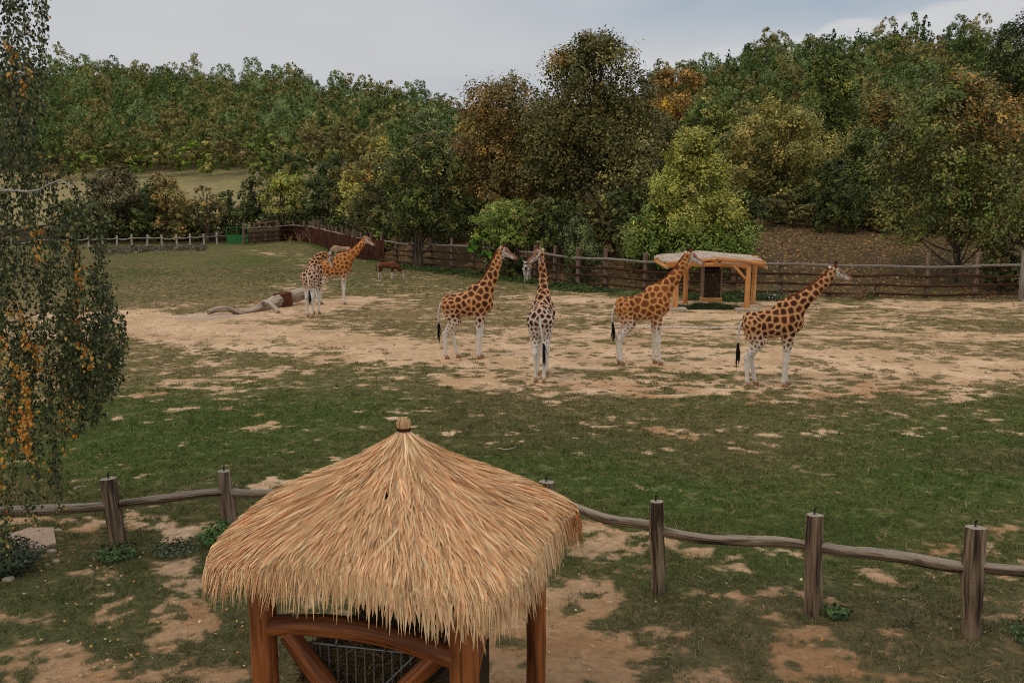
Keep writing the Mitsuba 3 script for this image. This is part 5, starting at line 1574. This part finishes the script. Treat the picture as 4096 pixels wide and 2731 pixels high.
# steel hay grille
gl, gr = on_front(308, 641.5, 0.12), on_front(416.5, 653, 0.12)
gk = put(hut, 'hay_grille', mikit.ply(tube([gl, gr], 0.011, 8)[:2], 'galvanised', True))
low = 1.0
gL, gR = gl + dl / abs(dl[2]) * (gl[2] - low), gr + dl2 / abs(dl2[2]) * (gr[2] - low)
for a, b in ((gl, gL), (gr, gR)):
    put(gk, 'side_bar', mikit.ply(tube([a, b], 0.010, 6)[:2], 'galvanised', True))
for i in range(12):
    t = (i + 0.35) / 12
    a = gl + (gr - gl) * t
    zl = np.interp(t, [0, 0.33, 0.60, 1], [gl[2], low, low, gr[2]]) if True else low
    put(gk, 'bar', mikit.ply(tube([a, [a[0], a[1], min(zl, a[2] - 0.05)]], 0.0075, 6)[:2], 'galvanised', True))
for t in (0.27, 0.72):
    a = gl + (gr - gl) * t
    put(gk, 'hook', mikit.ply(tube(spline([a + [0, -0.012, -0.01], a + [0, -0.03, 0.03], a + [0.01, 0.0, 0.075]], 6), 0.008, 6)[:2], 'galvanised', True))
# hay
_r = np.random.default_rng(12)
n = 9000
q2 = _r.uniform([0.22, 0.18], [1.66, 1.55], (n, 2))
top = 1.66 + 0.28 * meshkit.noise(np.stack([q2[:, 0] * 2.2, q2[:, 1] * 2.2, q2[:, 0] * 0], -1), 3) - 0.25 * np.abs(q2[:, 0] - 0.95)
face = _r.random(n) < 0.55
zz = np.where(face, _r.uniform(0.8, 1, n) * 0 + 0.75 + (top - 0.75) * _r.random(n), top - 0.03 * _r.random(n))
q2[face, 1] = 0.16 + 0.06 * _r.random(face.sum())
P3 = np.column_stack([HA[0] + e1[0] * q2[:, 0] + e2[0] * q2[:, 1], HA[1] + e1[1] * q2[:, 0] + e2[1] * q2[:, 1], zz])
mb = MB()
v, f, c = strands(_r, n, None, None, 0.16, 0.006, HAY2, 0.8, 0.02, P3)
mb.add(v, f, c=c)
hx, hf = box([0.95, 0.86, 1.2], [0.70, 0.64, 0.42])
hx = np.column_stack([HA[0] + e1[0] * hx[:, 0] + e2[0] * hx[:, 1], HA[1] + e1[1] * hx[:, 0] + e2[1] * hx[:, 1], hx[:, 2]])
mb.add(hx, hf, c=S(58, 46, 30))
put(hut, 'hay', mb.ply('straw', False, color=True), kind='stuff')

# roof
PEAK, EAVE, HALF = 3.70, 2.83, 1.53
RA = math.atan2(e1[1], e1[0])


def roof_r(th):
    return HALF / (np.abs(np.cos(th)) ** 5.0 + np.abs(np.sin(th)) ** 5.0) ** (1 / 5.0)


def roof_pt(th, t, lift=0.0):
    th, t = np.asarray(th, float), np.asarray(t, float)
    tt = np.clip(t, 0, 1)
    r = roof_r(th)
    # round near the peak, square at the eaves
    r = HALF * 1.02 + (r - HALF * 1.02) * tt ** 0.6
    R = r * (0.022 + 0.978 * tt) + np.clip(t - 1, 0, 1) * 0.25 * r
    hip = (r / HALF - 1.02)
    drop = np.interp(tt, [0, .08, .17, .33, .5, .67, .85, .95, 1], [0, .115, .225, .395, .53, .66, .81, .925, 1]) * (PEAK - EAVE) + np.clip(t - 1, 0, 1) * 1.9 + 0.75 * hip * tt
    x, y = np.cos(th) * R, np.sin(th) * R
    return np.stack([HM[0] + math.cos(RA) * x - math.sin(RA) * y, HM[1] + math.sin(RA) * x + math.cos(RA) * y, PEAK - drop + lift], -1)


rk_ = key_for(hut + '__roof')
_r = np.random.default_rng(21)
th, tt = np.meshgrid(np.linspace(0, 2 * PI, 97), np.linspace(0, 0.97, 16), indexing='ij')
mb = MB()
k = (np.arange(96)[:, None] * 16 + np.arange(15)[None]).ravel()
qf = np.stack([k, k + 16, k + 17, k + 1], 1)
mb.add(roof_pt(th, tt, -0.03).reshape(-1, 3), qf)
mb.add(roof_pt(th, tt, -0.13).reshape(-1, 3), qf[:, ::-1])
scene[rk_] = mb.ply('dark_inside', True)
THATCH = [((208, 170, 124), 5), ((196, 158, 114), 4), ((222, 188, 146), 3), ((180, 144, 102), 2), ((204, 182, 140), 2), ((154, 122, 86), 1)]


def fronds(rng, th, t0, length, width, lift0, lift1, jit, hang=0.0):
    """straps of palm thatch lying down the slope, each 4 cross sections"""
    n = len(th)
    s = np.linspace(0, 1, 4)
    dth = rng.normal(0, jit, n)
    pts = []
    for q in s:
        r = np.clip(t0, 0.15, 1.2) * HALF
        tq = t0 + q * length / 1.9
        thq = th + dth * q * length / r
        p = roof_pt(thq, tq, 0.0)
        p[:, 2] += lift0 + (lift1 - lift0) * q + hang * -0.10 * q ** 2 * (tq > 0.98)
        pts.append(p)
    pts = np.stack(pts, 1)
    tan = unit(pts[:, -1] - pts[:, 0])
    nor = unit(np.array([0, 0, 1.0]) * 0.8 + unit(pts[:, 0] - [HM[0], HM[1], PEAK - 1.2]) * 0.6)
    sd = unit(np.cross(tan, nor))
    roll = rng.normal(0, 0.32, (n, 1))
    sd = unit(sd * np.cos(roll) + nor * np.sin(roll))
    w = np.array([0.7, 1.0, 0.85, 0.12])[None, :, None] * width[:, None, None] / 2
    a, b = pts - sd[:, None] * w, pts + sd[:, None] * w
    v = np.stack([a, b], 2).reshape(n, 8, 3)
    f = []
    for i in range(3):
        f += [[2 * i, 2 * i + 1, 2 * i + 3], [2 * i, 2 * i + 3, 2 * i + 2]]
    return v, np.array(f), np.repeat((pick(THATCH, n, rng, 0.11) / 1.5)[:, None], 8, 1)


n = 15000
t0 = np.sqrt(_r.random(n)) * 0.97 + 0.012
t0[:500] = 0.05 * _r.random(500)
th = _r.uniform(0, 2 * PI, n)
o = np.argsort(t0)[::-1]
v, f, c = fronds(_r, th, t0, (0.36 + 0.24 * _r.random(n)) * (1 - 0.42 * t0), 0.011 + 0.010 * _r.random(n), 0.0 + 0.025 * _r.random(n), 0.02 + 0.055 * _r.random(n) ** 2, 0.11)
k = np.arange(n)[:, None, None] * 8
put(rk_, 'thatch', mikit.ply((v.reshape(-1, 3), (f[None] + k).reshape(-1, 3)), 'straw', False, color=c.reshape(-1, 3)), kind='stuff')
# the fringe: straps hanging over the eaves; those along the front each by itself
n = 2600
th = _r.uniform(0, 2 * PI, n)
t0 = 0.88 + 0.12 * _r.random(n)
v, f, c = fronds(_r, th, t0, 0.15 + 0.19 * _r.random(n), 0.014 + 0.011 * _r.random(n), 0.0, 0.02 * _r.random(n), 0.13, 1.0)
front = ((th % (2 * PI)) > PI * 1.15) & ((th % (2 * PI)) < PI * 1.98)
idx = np.where(front)[0][:290]
rest = np.ones(n, bool)
rest[idx] = False
k = np.arange(rest.sum())[:, None, None] * 8
put(rk_, 'fringe', mikit.ply((v[rest].reshape(-1, 3), (f[None] + k).reshape(-1, 3)), 'straw', False, color=c[rest].reshape(-1, 3)), kind='stuff')
for i in idx:
    put(rk_, 'frond', mikit.ply((v[i], f), 'straw', False, color=c[i]))
# tied bundle at the peak
n = 60
mb = MB()
for i in range(n):
    a = 2 * PI * i / n
    r = 0.05
    p = np.array([HM[0] + math.cos(a) * r, HM[1] + math.sin(a) * r, PEAK])
    cc = pick(THATCH, 1, _r, 0.1)[0] / 2.0
    ctr = np.array([HM[0], HM[1], PEAK])
    o_ = np.array([math.cos(a), math.sin(a), 0])
    tb = tube(spline([ctr + o_ * 0.062 - [0, 0, 0.05], ctr + o_ * 0.055 + [0, 0, 0.03], ctr + o_ * 0.066 + [0, 0, 0.085], ctr + o_ * 0.05 + [0, 0, 0.125], ctr + o_ * 0.008 + [0, 0, 0.132]], 9), 0.0075, 4, False)
    mb.add(tb[0], tb[1], c=cc)
put(rk_, 'bundle', mb.ply('straw', True, color=True))
put(rk_, 'binding', mikit.ply((lambda m: (m.vertices + [HM[0], HM[1], PEAK + 0.025], m.faces))(trimesh.creation.annulus(0.055, 0.069, 0.028)), 'peeled_wood', uv=None) if False else mikit.ply((lambda m: (np.array(m.vertices) + [HM[0], HM[1], PEAK + 0.025], np.array(m.faces)))(trimesh.creation.annulus(0.055, 0.069, 0.028)), 'dark_inside'))

# ------------------------------------------------------------------ the weeping birch at the left
birch = thing('weeping_birch', 'weeping birch with hanging green and golden leaf strands at the left edge', 'tree')
BX, BY = -9.9, 14.6
_r = np.random.default_rng(44)
mb = MB()
tr = spline([[BX, BY, -0.3], [BX + 0.15, BY + 0.05, 3.0], [BX + 0.35, BY, 6.5], [BX + 0.4, BY, 10.5]], 20)
t_ = tube(tr, np.linspace(0.26, 0.07, 20), 14, False, 0.12, 4)
mb.add(*t_)
put(birch, 'trunk', mb.ply('birch_bark', True, uv=True))


def bp(px, py, Y):
    return point_at(px, py, Y)


limbs = [([bp(-40, 200, 14.6), bp(22, 191, 13.1), bp(38, 190, 13.0), bp(58, 180, 12.95), bp(72, 186, 12.9)], .034, 1),
         ([bp(-50, 330, 14.5), bp(30, 316, 14.1), bp(62, 306, 14.0), bp(92, 309, 13.9)], .02, 1),
         ([bp(-60, 60, 14.8), bp(0, 14, 14.6), bp(14, 5, 14.5), bp(36, -10, 14.4), bp(48, 8, 14.4)], .026, 1),
         ([bp(-60, 120, 14.9), bp(10, 90, 14.8), bp(34, 96, 14.7), bp(44, 120, 14.7)], .022, 0),
         ([bp(-60, 260, 14.9), bp(30, 228, 14.7), bp(70, 226, 14.6), bp(98, 250, 14.5)], .022, 0),
         ([bp(-60, 420, 14.6), bp(20, 372, 14.4), bp(60, 352, 14.3), bp(96, 352, 14.1), bp(112, 372, 14.1)], .020, 0),
         ([bp(-60, -60, 15.0), bp(0, -90, 15.0), bp(30, -80, 15.0)], .026, 0)]
for i, (q, r, mk) in enumerate(limbs):
    base = tr[np.argmin(np.abs(tr[:, 2] - q[0][2]))]
    p = spline([base, *q], 28)
    t_ = tube(p, np.linspace(r * (1.9 if i == 0 else 1.2), 0.006, 28), 8, False, 0.1, i)
    put(birch, 'branch', mikit.ply((t_[0], t_[1]), 'birch_bark' if i == 0 else 'bark', True, uv=t_[2]))
# strands: (px, top, bottom, share of gold)
right = [(0, 50), (60, 48), (100, 42), (150, 40), (178, 44), (186, 80), (215, 100), (260, 105), (300, 104), (318, 118), (345, 124), (380, 124), (400, 110), (420, 104), (440, 70), (470, 62), (500, 34)]
S_ = []
for i in range(260):
    x = 128 * (1 - _r.random() ** 1.15) - 4
    y = _r.uniform(-30, 400)
    lim = np.interp(y + 30, *zip(*right))
    if x > lim:
        continue
    L_ = _r.uniform(40, 120)
    b_ = y + L_
    while b_ > y + 12 and np.interp(b_, *zip(*right)) < x:
        b_ -= 6
    if b_ - y < 25:
        continue
    S_.append((x, y, b_, 0.5 if _r.random() < 0.03 else 0.012, 0))
for x, a, b, gshare in ((26, 362, 452, 0.95), (29, 392, 458, 0.9), (24, 312, 350, 0.75), (4, 335, 372, 0.6), (2, 440, 492, 0.5), (14, 46, 84, 0.5), (27, 66, 98, 0.6), (10, 400, 442, .5), (38, 224, 262, 0.6), (82, 262, 288, 0.4), (88, 345, 372, 0.5), (36, 345, 372, 0.6),
                        (72, 400, 440, .35), (55, 420, 490, 0.08), (57, 440, 498, 0.05), (30, 450, 520, 0.06), (40, 455, 500, 0.08), (62, 470, 510, 0.05), (4, 470, 540, 0.1), (10, 480, 545, 0.06), (8, 500, 560, .05), (54, 400, 480, .05), (38, 470, 525, .05), (34, 430, 515, .1), (16, 430, 500, .3)):
    S_.append((x, a, b, gshare, 1))
for i in range(45):  # the low right side, dense
    x = _r.uniform(55, 124)
    y = _r.uniform(300, 372)
    b_ = y + _r.uniform(30, 75)
    while b_ > y + 12 and np.interp(b_, *zip(*right)) < x:
        b_ -= 6
    if b_ - y > 18:
        S_.append((x, y, b_, 0.02, 0))
for i in range(130):  # the part of the crown outside the picture
    x = _r.uniform(-190, -2)
    y = _r.uniform(-120, 330)
    S_.append((x, y, y + _r.uniform(60, 150), 0.02, 0))
GOLD = [((216, 146, 54), 4), ((226, 170, 84), 3), ((196, 116, 36), 2), ((216, 180, 96), 1)]
BGREEN = [((52, 62, 34), 5), ((72, 82, 46), 4), ((96, 102, 62), 2.5), ((38, 46, 28), 3), ((130, 128, 84), 1)]
tw = MB()
LP, LD, LC = [], [], []
for x, a, b, gsh, far_ in S_:
    Y = (_r.uniform(12.9, 13.5) if far_ and gsh > 0.3 else _r.uniform(13.5, 15.6)) if x > 0 else _r.uniform(12.5, 16.8)
    p0, p1 = bp(x - _r.uniform(1, 8), a, Y), bp(x, b, Y)
    p1[1] += _r.normal(0, 0.1)
    if x < 0:
        p0[0] += 0.3 * _r.normal()
    c0 = spline([p0 + [-0.12, 0, 0.03], p0 + (p1 - p0) * 0.15 + [0.02, 0, 0.05], p0 + (p1 - p0) * 0.6, p1], 9)
    tw.add(*tube(c0, np.linspace(0.005, 0.002, 9), 3, False))
    ln = np.linalg.norm(np.diff(c0, axis=0), axis=1).sum()
    m = int(ln * (105 if far_ and gsh > 0.3 else 74))
    s = _r.random(m) ** 0.8
    q = np.stack([np.interp(s, np.linspace(0, 1, 9), c0[:, j]) for j in range(3)], 1)
    q += _r.normal(0, 1, (m, 3)) * ([0.035, 0.035, 0.02] if far_ else [0.045, 0.045, 0.02])
    LP.append(q)
    LC.append(np.where(_r.random((m, 1)) < gsh * np.clip(1.4 - 0.5 * s[:, None], 0, 1), pick(GOLD, m, _r, 0.12) / 2.0, pick(BGREEN, m, _r, 0.2) / 1.35))
put(birch, 'twigs', tw.ply('twig'), kind='stuff')
LP, LC = np.vstack(LP), np.vstack(LC)
n = len(LP)
ax = unit(np.array([0, 0, -1.0]) + _r.normal(0, 0.42, (n, 3)))
sd = unit(np.cross(ax, _r.normal(size=(n, 3))))
ls = 0.058 * (0.7 + 0.6 * _r.random((n, 1)))
v = np.stack([LP, LP + ax * ls * 0.36 + sd * ls * 0.36, LP + ax * ls, LP + ax * ls * 0.36 - sd * ls * 0.36], 1).reshape(-1, 3)
k = np.arange(n)[:, None] * 4
put(birch, 'crown', mikit.ply((v, np.vstack([k + [0, 1, 2], k + [0, 2, 3]])), 'leaf', False, color=np.repeat(np.clip(LC, 0.004, 0.8), 4, 0)), kind='stuff')
# ------------------------------------------------------------------ grass and small things on the ground
def grass_blades(rng, y0, y1, per_m2, blades, h0, h1, w, margin=1.2):
    n = int(0.56 * (y1 ** 2 - y0 ** 2) * per_m2 * 1.08)
    y = np.sqrt(rng.uniform(y0 ** 2, y1 ** 2, n))
    x = rng.uniform(-1, 1, n) * (0.54 * y + margin)
    b, d, l = (np.array(q) for q in cover(x, y))
    thick = meshkit.fbm(np.stack([x * 2.6, y * 2.6, x * 0], -1), 3, 2)
    keep = rng.random(n) < (1 - 0.55 * d * (y > 30)) * (1 - b) ** 1.3 * np.clip(0.30 + 1.5 * (thick - 0.28), 0.05, 1.2) + 0.015
    x, y, d, l, b, thick = (q[keep] for q in (x, y, d, l, b, thick))
    n = len(x)
    base = np.repeat(np.stack([x, y, height(x, y) - 0.005], -1), blades, 0)
    m = n * blades
    rep = lambda q: np.repeat(q, blades)
    base[:, :2] += rng.normal(0, 0.022 if y1 < 25 else 0.05, (m, 2))
    lean = rng.normal(0, 0.85, (m, 2))
    hh = (h0 + (h1 - h0) * rng.random(m)) * (0.5 + 0.9 * rep(thick)) * (1 - 0.3 * rep(d))
    tip = base + np.column_stack([lean * hh[:, None], hh])
    a = rng.uniform(0, PI, m)
    s = np.column_stack([np.cos(a), np.sin(a), np.zeros(m)]) * w * (0.7 + 0.6 * rng.random((m, 1)))
    v = np.stack([base - s, base + s, tip], 1).reshape(-1, 3)
    g_, lu, ol, ta = (np.array(q) for q in (S(104, 108, 62), S(94, 112, 53), S(124, 114, 76), S(168, 144, 104)))
    near = np.clip((18 - base[:, 1]) / 5, 0, 1)[:, None]
    c = g_ + (lu - g_) * rep(l)[:, None]
    pick_ = rng.random((m, 1))
    dryc = np.where(pick_ < 0.5, ol, ta)
    c = np.where(rng.random((m, 1)) < rep(d)[:, None] * 0.9 + 0.08, dryc, c)
    c = c + (np.array(S(96, 98, 78)) - c) * near * 0.25
    c = c * np.exp(rng.normal(0, 0.22, (m, 1)))
    return v, np.arange(3 * m).reshape(-1, 3), np.repeat(c, 3, 0)


_r = np.random.default_rng(55)
mb = MB()
for args in ((7.5, 18, 330, 5, 0.03, 0.115, 0.005), (18, 30, 120, 4, 0.05, 0.10, 0.010), (30, 46, 40, 4, 0.05, 0.11, 0.018), (46, 78, 9, 4, 0.06, 0.13, 0.03)):
    v, f, c = grass_blades(_r, *args)
    mb.add(v, f, c=c)
scene['grass'] = mb.ply('blade', False, color=True)
labels['grass'] = {'kind': 'stuff', 'label': 'short patchy meadow grass with bare earth between', 'category': 'grass'}

# loose straw, fallen birch leaves
n = 2600
y = np.sqrt(_r.uniform(8 ** 2, 17 ** 2, n))
x = _r.uniform(-1, 1, n) * (0.54 * y + 1)
cl = meshkit.fbm(np.stack([x * 0.7, y * 0.7, x * 0], -1), 3, 14)
keep = _r.random(n) < np.clip((cl - 0.45) * 4, 0.06, 1)
q = np.column_stack([x, y, height(x, y) + 0.035])[keep]
v, f, c = strands(_r, len(q), None, None, 0.16, 0.006, [((196, 172, 124), 3), ((164, 140, 96), 3), ((214, 196, 156), 1)], 0.12, 0.01, q)
stuff('loose_straw', 'loose bits of straw scattered over the near grass', 'straw', mikit.ply((v, f), 'straw', False, color=c))
n = 420
y = np.sqrt(_r.uniform(8 ** 2, 16.5 ** 2, n))
x = np.where(_r.random(n) < 0.65, -0.5 * y + np.abs(_r.normal(0, 2.2, n)), _r.uniform(-1, 1, n) * 0.53 * y)
v, f, c = leaves(np.column_stack([x, y, height(x, y) + 0.03 + 0.02 * _r.random(n)]), np.array([0, 0, 1.0]) + _r.normal(0, 0.4, (n, 3)), 0.05, _r, pick([((224, 170, 92), 3), ((206, 136, 56), 2), ((226, 204, 156), 2)], n, _r, 0.12) / 2.0, 0.75)
stuff('fallen_leaves', 'yellow birch leaves fallen on the near grass', 'leaves', mikit.ply((v, f), 'leaf', False, color=c))
# leaf litter on the slope behind the fence
n = 9000
x = _r.uniform(3, 42, n)
y = fence_y(x) + _r.uniform(0.3, 22, n)
cl = meshkit.fbm(np.stack([x * 0.3, y * 0.35, x * 0], -1), 3, 19)
keep = (np.abs(x / y) < 0.56) & (_r.random(n) < np.clip((cl - 0.35) * 4, 0.1, 1))
x, y = x[keep], y[keep]
n = len(x)
v, f, c = leaves(np.column_stack([x, y, height(x, y) + 0.04]), np.array([0, -0.3, 1.0]) + _r.normal(0, 0.5, (n, 3)), 0.17, _r, pick([((172, 138, 90), 3), ((136, 104, 70), 3), ((196, 164, 112), 1.5), ((108, 82, 58), 2)], n, _r, 0.15) / 2.0, 0.75)
stuff('leaf_litter', 'dry brown and yellow leaves covering the slope behind the fence', 'leaves', mikit.ply((v, f), 'leaf', False, color=c))


def weed(label, at, r, hgt, n, cols, leaf, seed, name='weed', cat='plant', group=None):
    rng = np.random.default_rng(seed)
    a, rr = rng.uniform(0, 2 * PI, n), np.sqrt(rng.random(n))
    z0 = hz(*at)
    t = rng.random(n)
    P = np.column_stack([at[0] + np.cos(a) * rr * r * (0.5 + 0.5 * t), at[1] + np.sin(a) * rr * r * (0.5 + 0.5 * t), z0 + 0.02 + hgt * t * (1 - 0.55 * rr ** 2)])
    N = np.column_stack([np.cos(a) * rr, np.sin(a) * rr, np.full(n, 0.9)]) + rng.normal(0, 0.35, (n, 3))
    v, f, c = leaves(P, N, leaf, rng, pick(cols, n, rng, 0.18) / 1.7, 0.5)
    k = thing(name, label, cat, group)
    put(k, 'foliage', mikit.ply((v, f), 'leaf', False, color=c))
    mb = MB()
    for i in range(max(5, n // 40)):
        e = P[i * 7 % n]
        mb.add(*tube([[at[0] + rng.normal(0, r * 0.2), at[1] + rng.normal(0, r * 0.2), z0 - 0.02], (np.array([at[0], at[1], z0]) + e) / 2 + [0, 0, 0.03], e], [0.008, 0.006, 0.003], 4, False))
    put(k, 'stem', mb.ply('twig'))


WEED = [((66, 92, 44), 4), ((84, 112, 56), 3), ((52, 72, 36), 3)]
x, y, z, _ = P0[1]
weed('leafy green weed at the foot of the leftmost standing fence post', (x + 0.12, y - 0.35), 0.42, 0.22, 420, WEED, 0.09, 1)
weed('grey green tuft of weeds right of the leftmost fence post', (x + 1.0, y - 0.1), 0.5, 0.2, 420, [((92, 102, 74), 3), ((70, 84, 54), 3)], 0.07, 2)
x, y, z, _ = P0[2]
weed('bright green weed at the fence post beside the thatch edge', (x - 0.1, y - 0.35), 0.4, 0.42, 460, [((82, 122, 54), 3), ((66, 100, 44), 3)], 0.09, 3)
x, y, z, _ = P0[6]
weed('broad leaved green weed at the foot of the middle right fence post', (x + 0.32, y - 0.12), 0.22, 0.2, 150, WEED, 0.1, 4)
x, y, z, _ = P0[7]
weed('thin dry weed left of the rightmost fence post', (x - 0.75, y + 0.3), 0.35, 0.5, 160, [((96, 84, 62), 3), ((82, 86, 56), 3)], 0.05, 5)
weed('dark green plants right of the rightmost fence post', (x + 0.85, y - 0.1), 0.5, 0.28, 380, WEED, 0.08, 6)
weed('dark green leafy bush beside the pale stone slab at the left edge', ground_at(6, 570), 0.62, 0.6, 2800, [((60, 72, 46), 4), ((46, 58, 36), 4), ((84, 94, 66), 1)], 0.075, 7, 'bush', 'bush')
for i, (px, py, lab) in enumerate([(1300, 640, 0), (748, 298, 'white flowering weeds at the fence right of the hay rack'), (774, 299, 'white flowering weeds against the fence outside the log shelter'), (857, 298.5, 'brown dry weeds at the fence behind the darkest giraffe')]):
    if lab:
        p = ground_at(px, py)
        weed(lab, (p[0], p[1] - 0.3), 0.9, 0.75, 420, [((70, 84, 54), 5), ((58, 70, 44), 4), ((220, 220, 210), 0.9)] if i < 3 else [((128, 88, 58), 4), ((96, 84, 56), 3), ((150, 112, 76), 2)], 0.11, 20 + i, 'tall_weed', 'plant')


def stalks(label, at, hgt, r, n, seed, cols=((186, 160, 118), (160, 130, 92))):
    rng = np.random.default_rng(seed)
    mb = MB()
    z0 = hz(*at)
    for i in range(n):
        a = rng.uniform(0, 2 * PI)
        d = np.array([math.cos(a), math.sin(a) * 0.5, 0]) * r * rng.random()
        h = hgt * (0.55 + 0.45 * rng.random())
        b = np.array([at[0], at[1], z0 - 0.05]) + d * 0.3
        p = spline([b, b + d * 0.4 + [0, 0, h * 0.5], b + d * 1.2 + [0, 0, h]], 6)
        t_ = tube(p, np.linspace(0.028, 0.012, 6), 5, False)
        mb.add(t_[0], t_[1], c=np.array(S(*cols[i % 2])) * (0.8 + 0.4 * rng.random()))
        if i % 2:
            t_ = tube([p[3], p[3] + [rng.normal(0, 0.2), 0, 0.3 * h]], [0.018, 0.008], 4, False)
            mb.add(t_[0], t_[1], c=S(*cols[0]))
    k = thing('dry_stalks', label, 'plant')
    put(k, 'stem', mb.ply('straw', True, color=True))


p = ground_at(315, 242.4)
stalks('tall clump of pale dry stalks in front of the brushwood screen', (p[0], p[1] - 1.4), 2.5, 0.8, 14, 1)
p = ground_at(302.5, 242.5)
stalks('shorter clump of pale dry stalks left of the tall one', (p[0], p[1] - 1.2), 1.7, 0.8, 9, 2)
p = ground_at(292, 243)
stalks('few low dry stalks near the corner of the brushwood screen', (p[0], p[1] - 1.2), 1.2, 0.7, 6, 3)

# cut brush lying before the pale fence
n = 2600
px, py = _r.uniform(96, 206, n), 0
t = _r.random(n)
xx_, yy_ = np.array([ground_at(a, b) for a, b in zip(px, 248.3 + 1.2 * _r.normal(0, 1, n) + 6 * t * np.clip((170 - px) / 70, 0.05, 1))]).T
q = np.column_stack([xx_, yy_, height(xx_, yy_) + 0.04 + 0.35 * _r.random(n) * meshkit.noise(np.stack([xx_ * 0.5, yy_ * 0.3, xx_ * 0], -1), 6)])
v, f, c = strands(_r, n, None, None, 0.5, 0.09, [((128, 124, 104), 4), ((104, 98, 78), 4), ((150, 140, 120), 1), ((90, 84, 62), 3)], 0.3, 0.06, q)
stuff('cut_brush', 'grey withered brush lying in front of the pale fence', 'brush', mikit.ply((v, f), 'straw', False, color=c))


# stones, slab, twigs
def rock(name, label, cat, at, half, seed, sink=0.35, bsdf='stone', group=None):
    m = trimesh.creation.icosphere(3 if max(half) > 0.2 else 2)
    v = np.array(m.vertices)
    v = np.sign(v) * np.abs(v) ** 0.75
    v *= 1 + 0.5 * (meshkit.fbm(v * 1.4 + seed, 3, seed) - 0.5)[:, None]
    v = v * half
    k = thing(name, label, cat, group)
    put(k, 'rock', mikit.ply((v + [at[0], at[1], hz(*at) + half[2] * (1 - 2 * sink)], np.array(m.faces)), bsdf, 50))


c_ = np.array([ground_at(*q) for q in ((6, 551), (10, 536), (30, 529.5), (54, 529.5), (56, 545), (40, 550))])
hull = trimesh.convex.convex_hull(np.vstack([np.column_stack([c_, np.full(6, 0.07)]), np.column_stack([c_ * 1.0 + (c_ - c_.mean(0)) * 0.04, np.full(6, -0.06)])]))
sl = thing('stone_slab', 'pale flat stone slab on the ground behind the bush at the left edge', 'slab')
put(sl, 'slab', mikit.ply((np.array(hull.vertices) + [0, 0, hz(*c_.mean(0))], np.array(hull.faces)), 'pale_sand'))
rocks = [(58, 530.5, .12, 'small rounded stone at the right corner of the pale slab'), (52, 551, .14, 'flat stone in front of the pale slab'), (56, 560.5, .11, 'angular pale stone on the grass below the slab'), (8, 579, .16, 'pale stone at the left edge below the dark bush'), (47, 563.5, .07, 'small pale stone left of the angular one'),
         (107, 522.5, .08, 'pale stone on the bare earth left of the fence post'), (102, 521.8, .07, 'small stone beside the pale stone left of the fence post'), (71, 520.5, .06, 'tiny pale stone right of the slab on bare earth')]
for i, (px, py, r, lab) in enumerate(rocks):
    rock('small_stone', lab, 'stone', ground_at(px, py), (r * 0.55, r * 0.42, r * 0.28), 60 + i)
for i, (pts, lab) in enumerate([([(498, 450.5), (507, 452), (516, 449.5)], 'forked pale twig lying on the green meadow above the thatch'), ([(74, 490.5), (80, 487.5), (86, 487.5)], 'small pale twig on the grass above the log rail at the left'),
                                ([(430, 336), (440, 338)], None), ([(655, 672), (668, 664), (672, 660)], 'thin dark twig on the bare ground right of the shelter')]):
    if lab:
        q = [ground_at(*a) for a in pts]
        k = thing('fallen_twig', lab, 'twig')
        put(k, 'stick', pole([[a[0], a[1], hz(*a) + 0.05] for a in q], [0.010 if i < 1 else 0.009, 0.006], 'pale_wood' if i < 2 else 'bark', n=8, seg=6, seed=i))
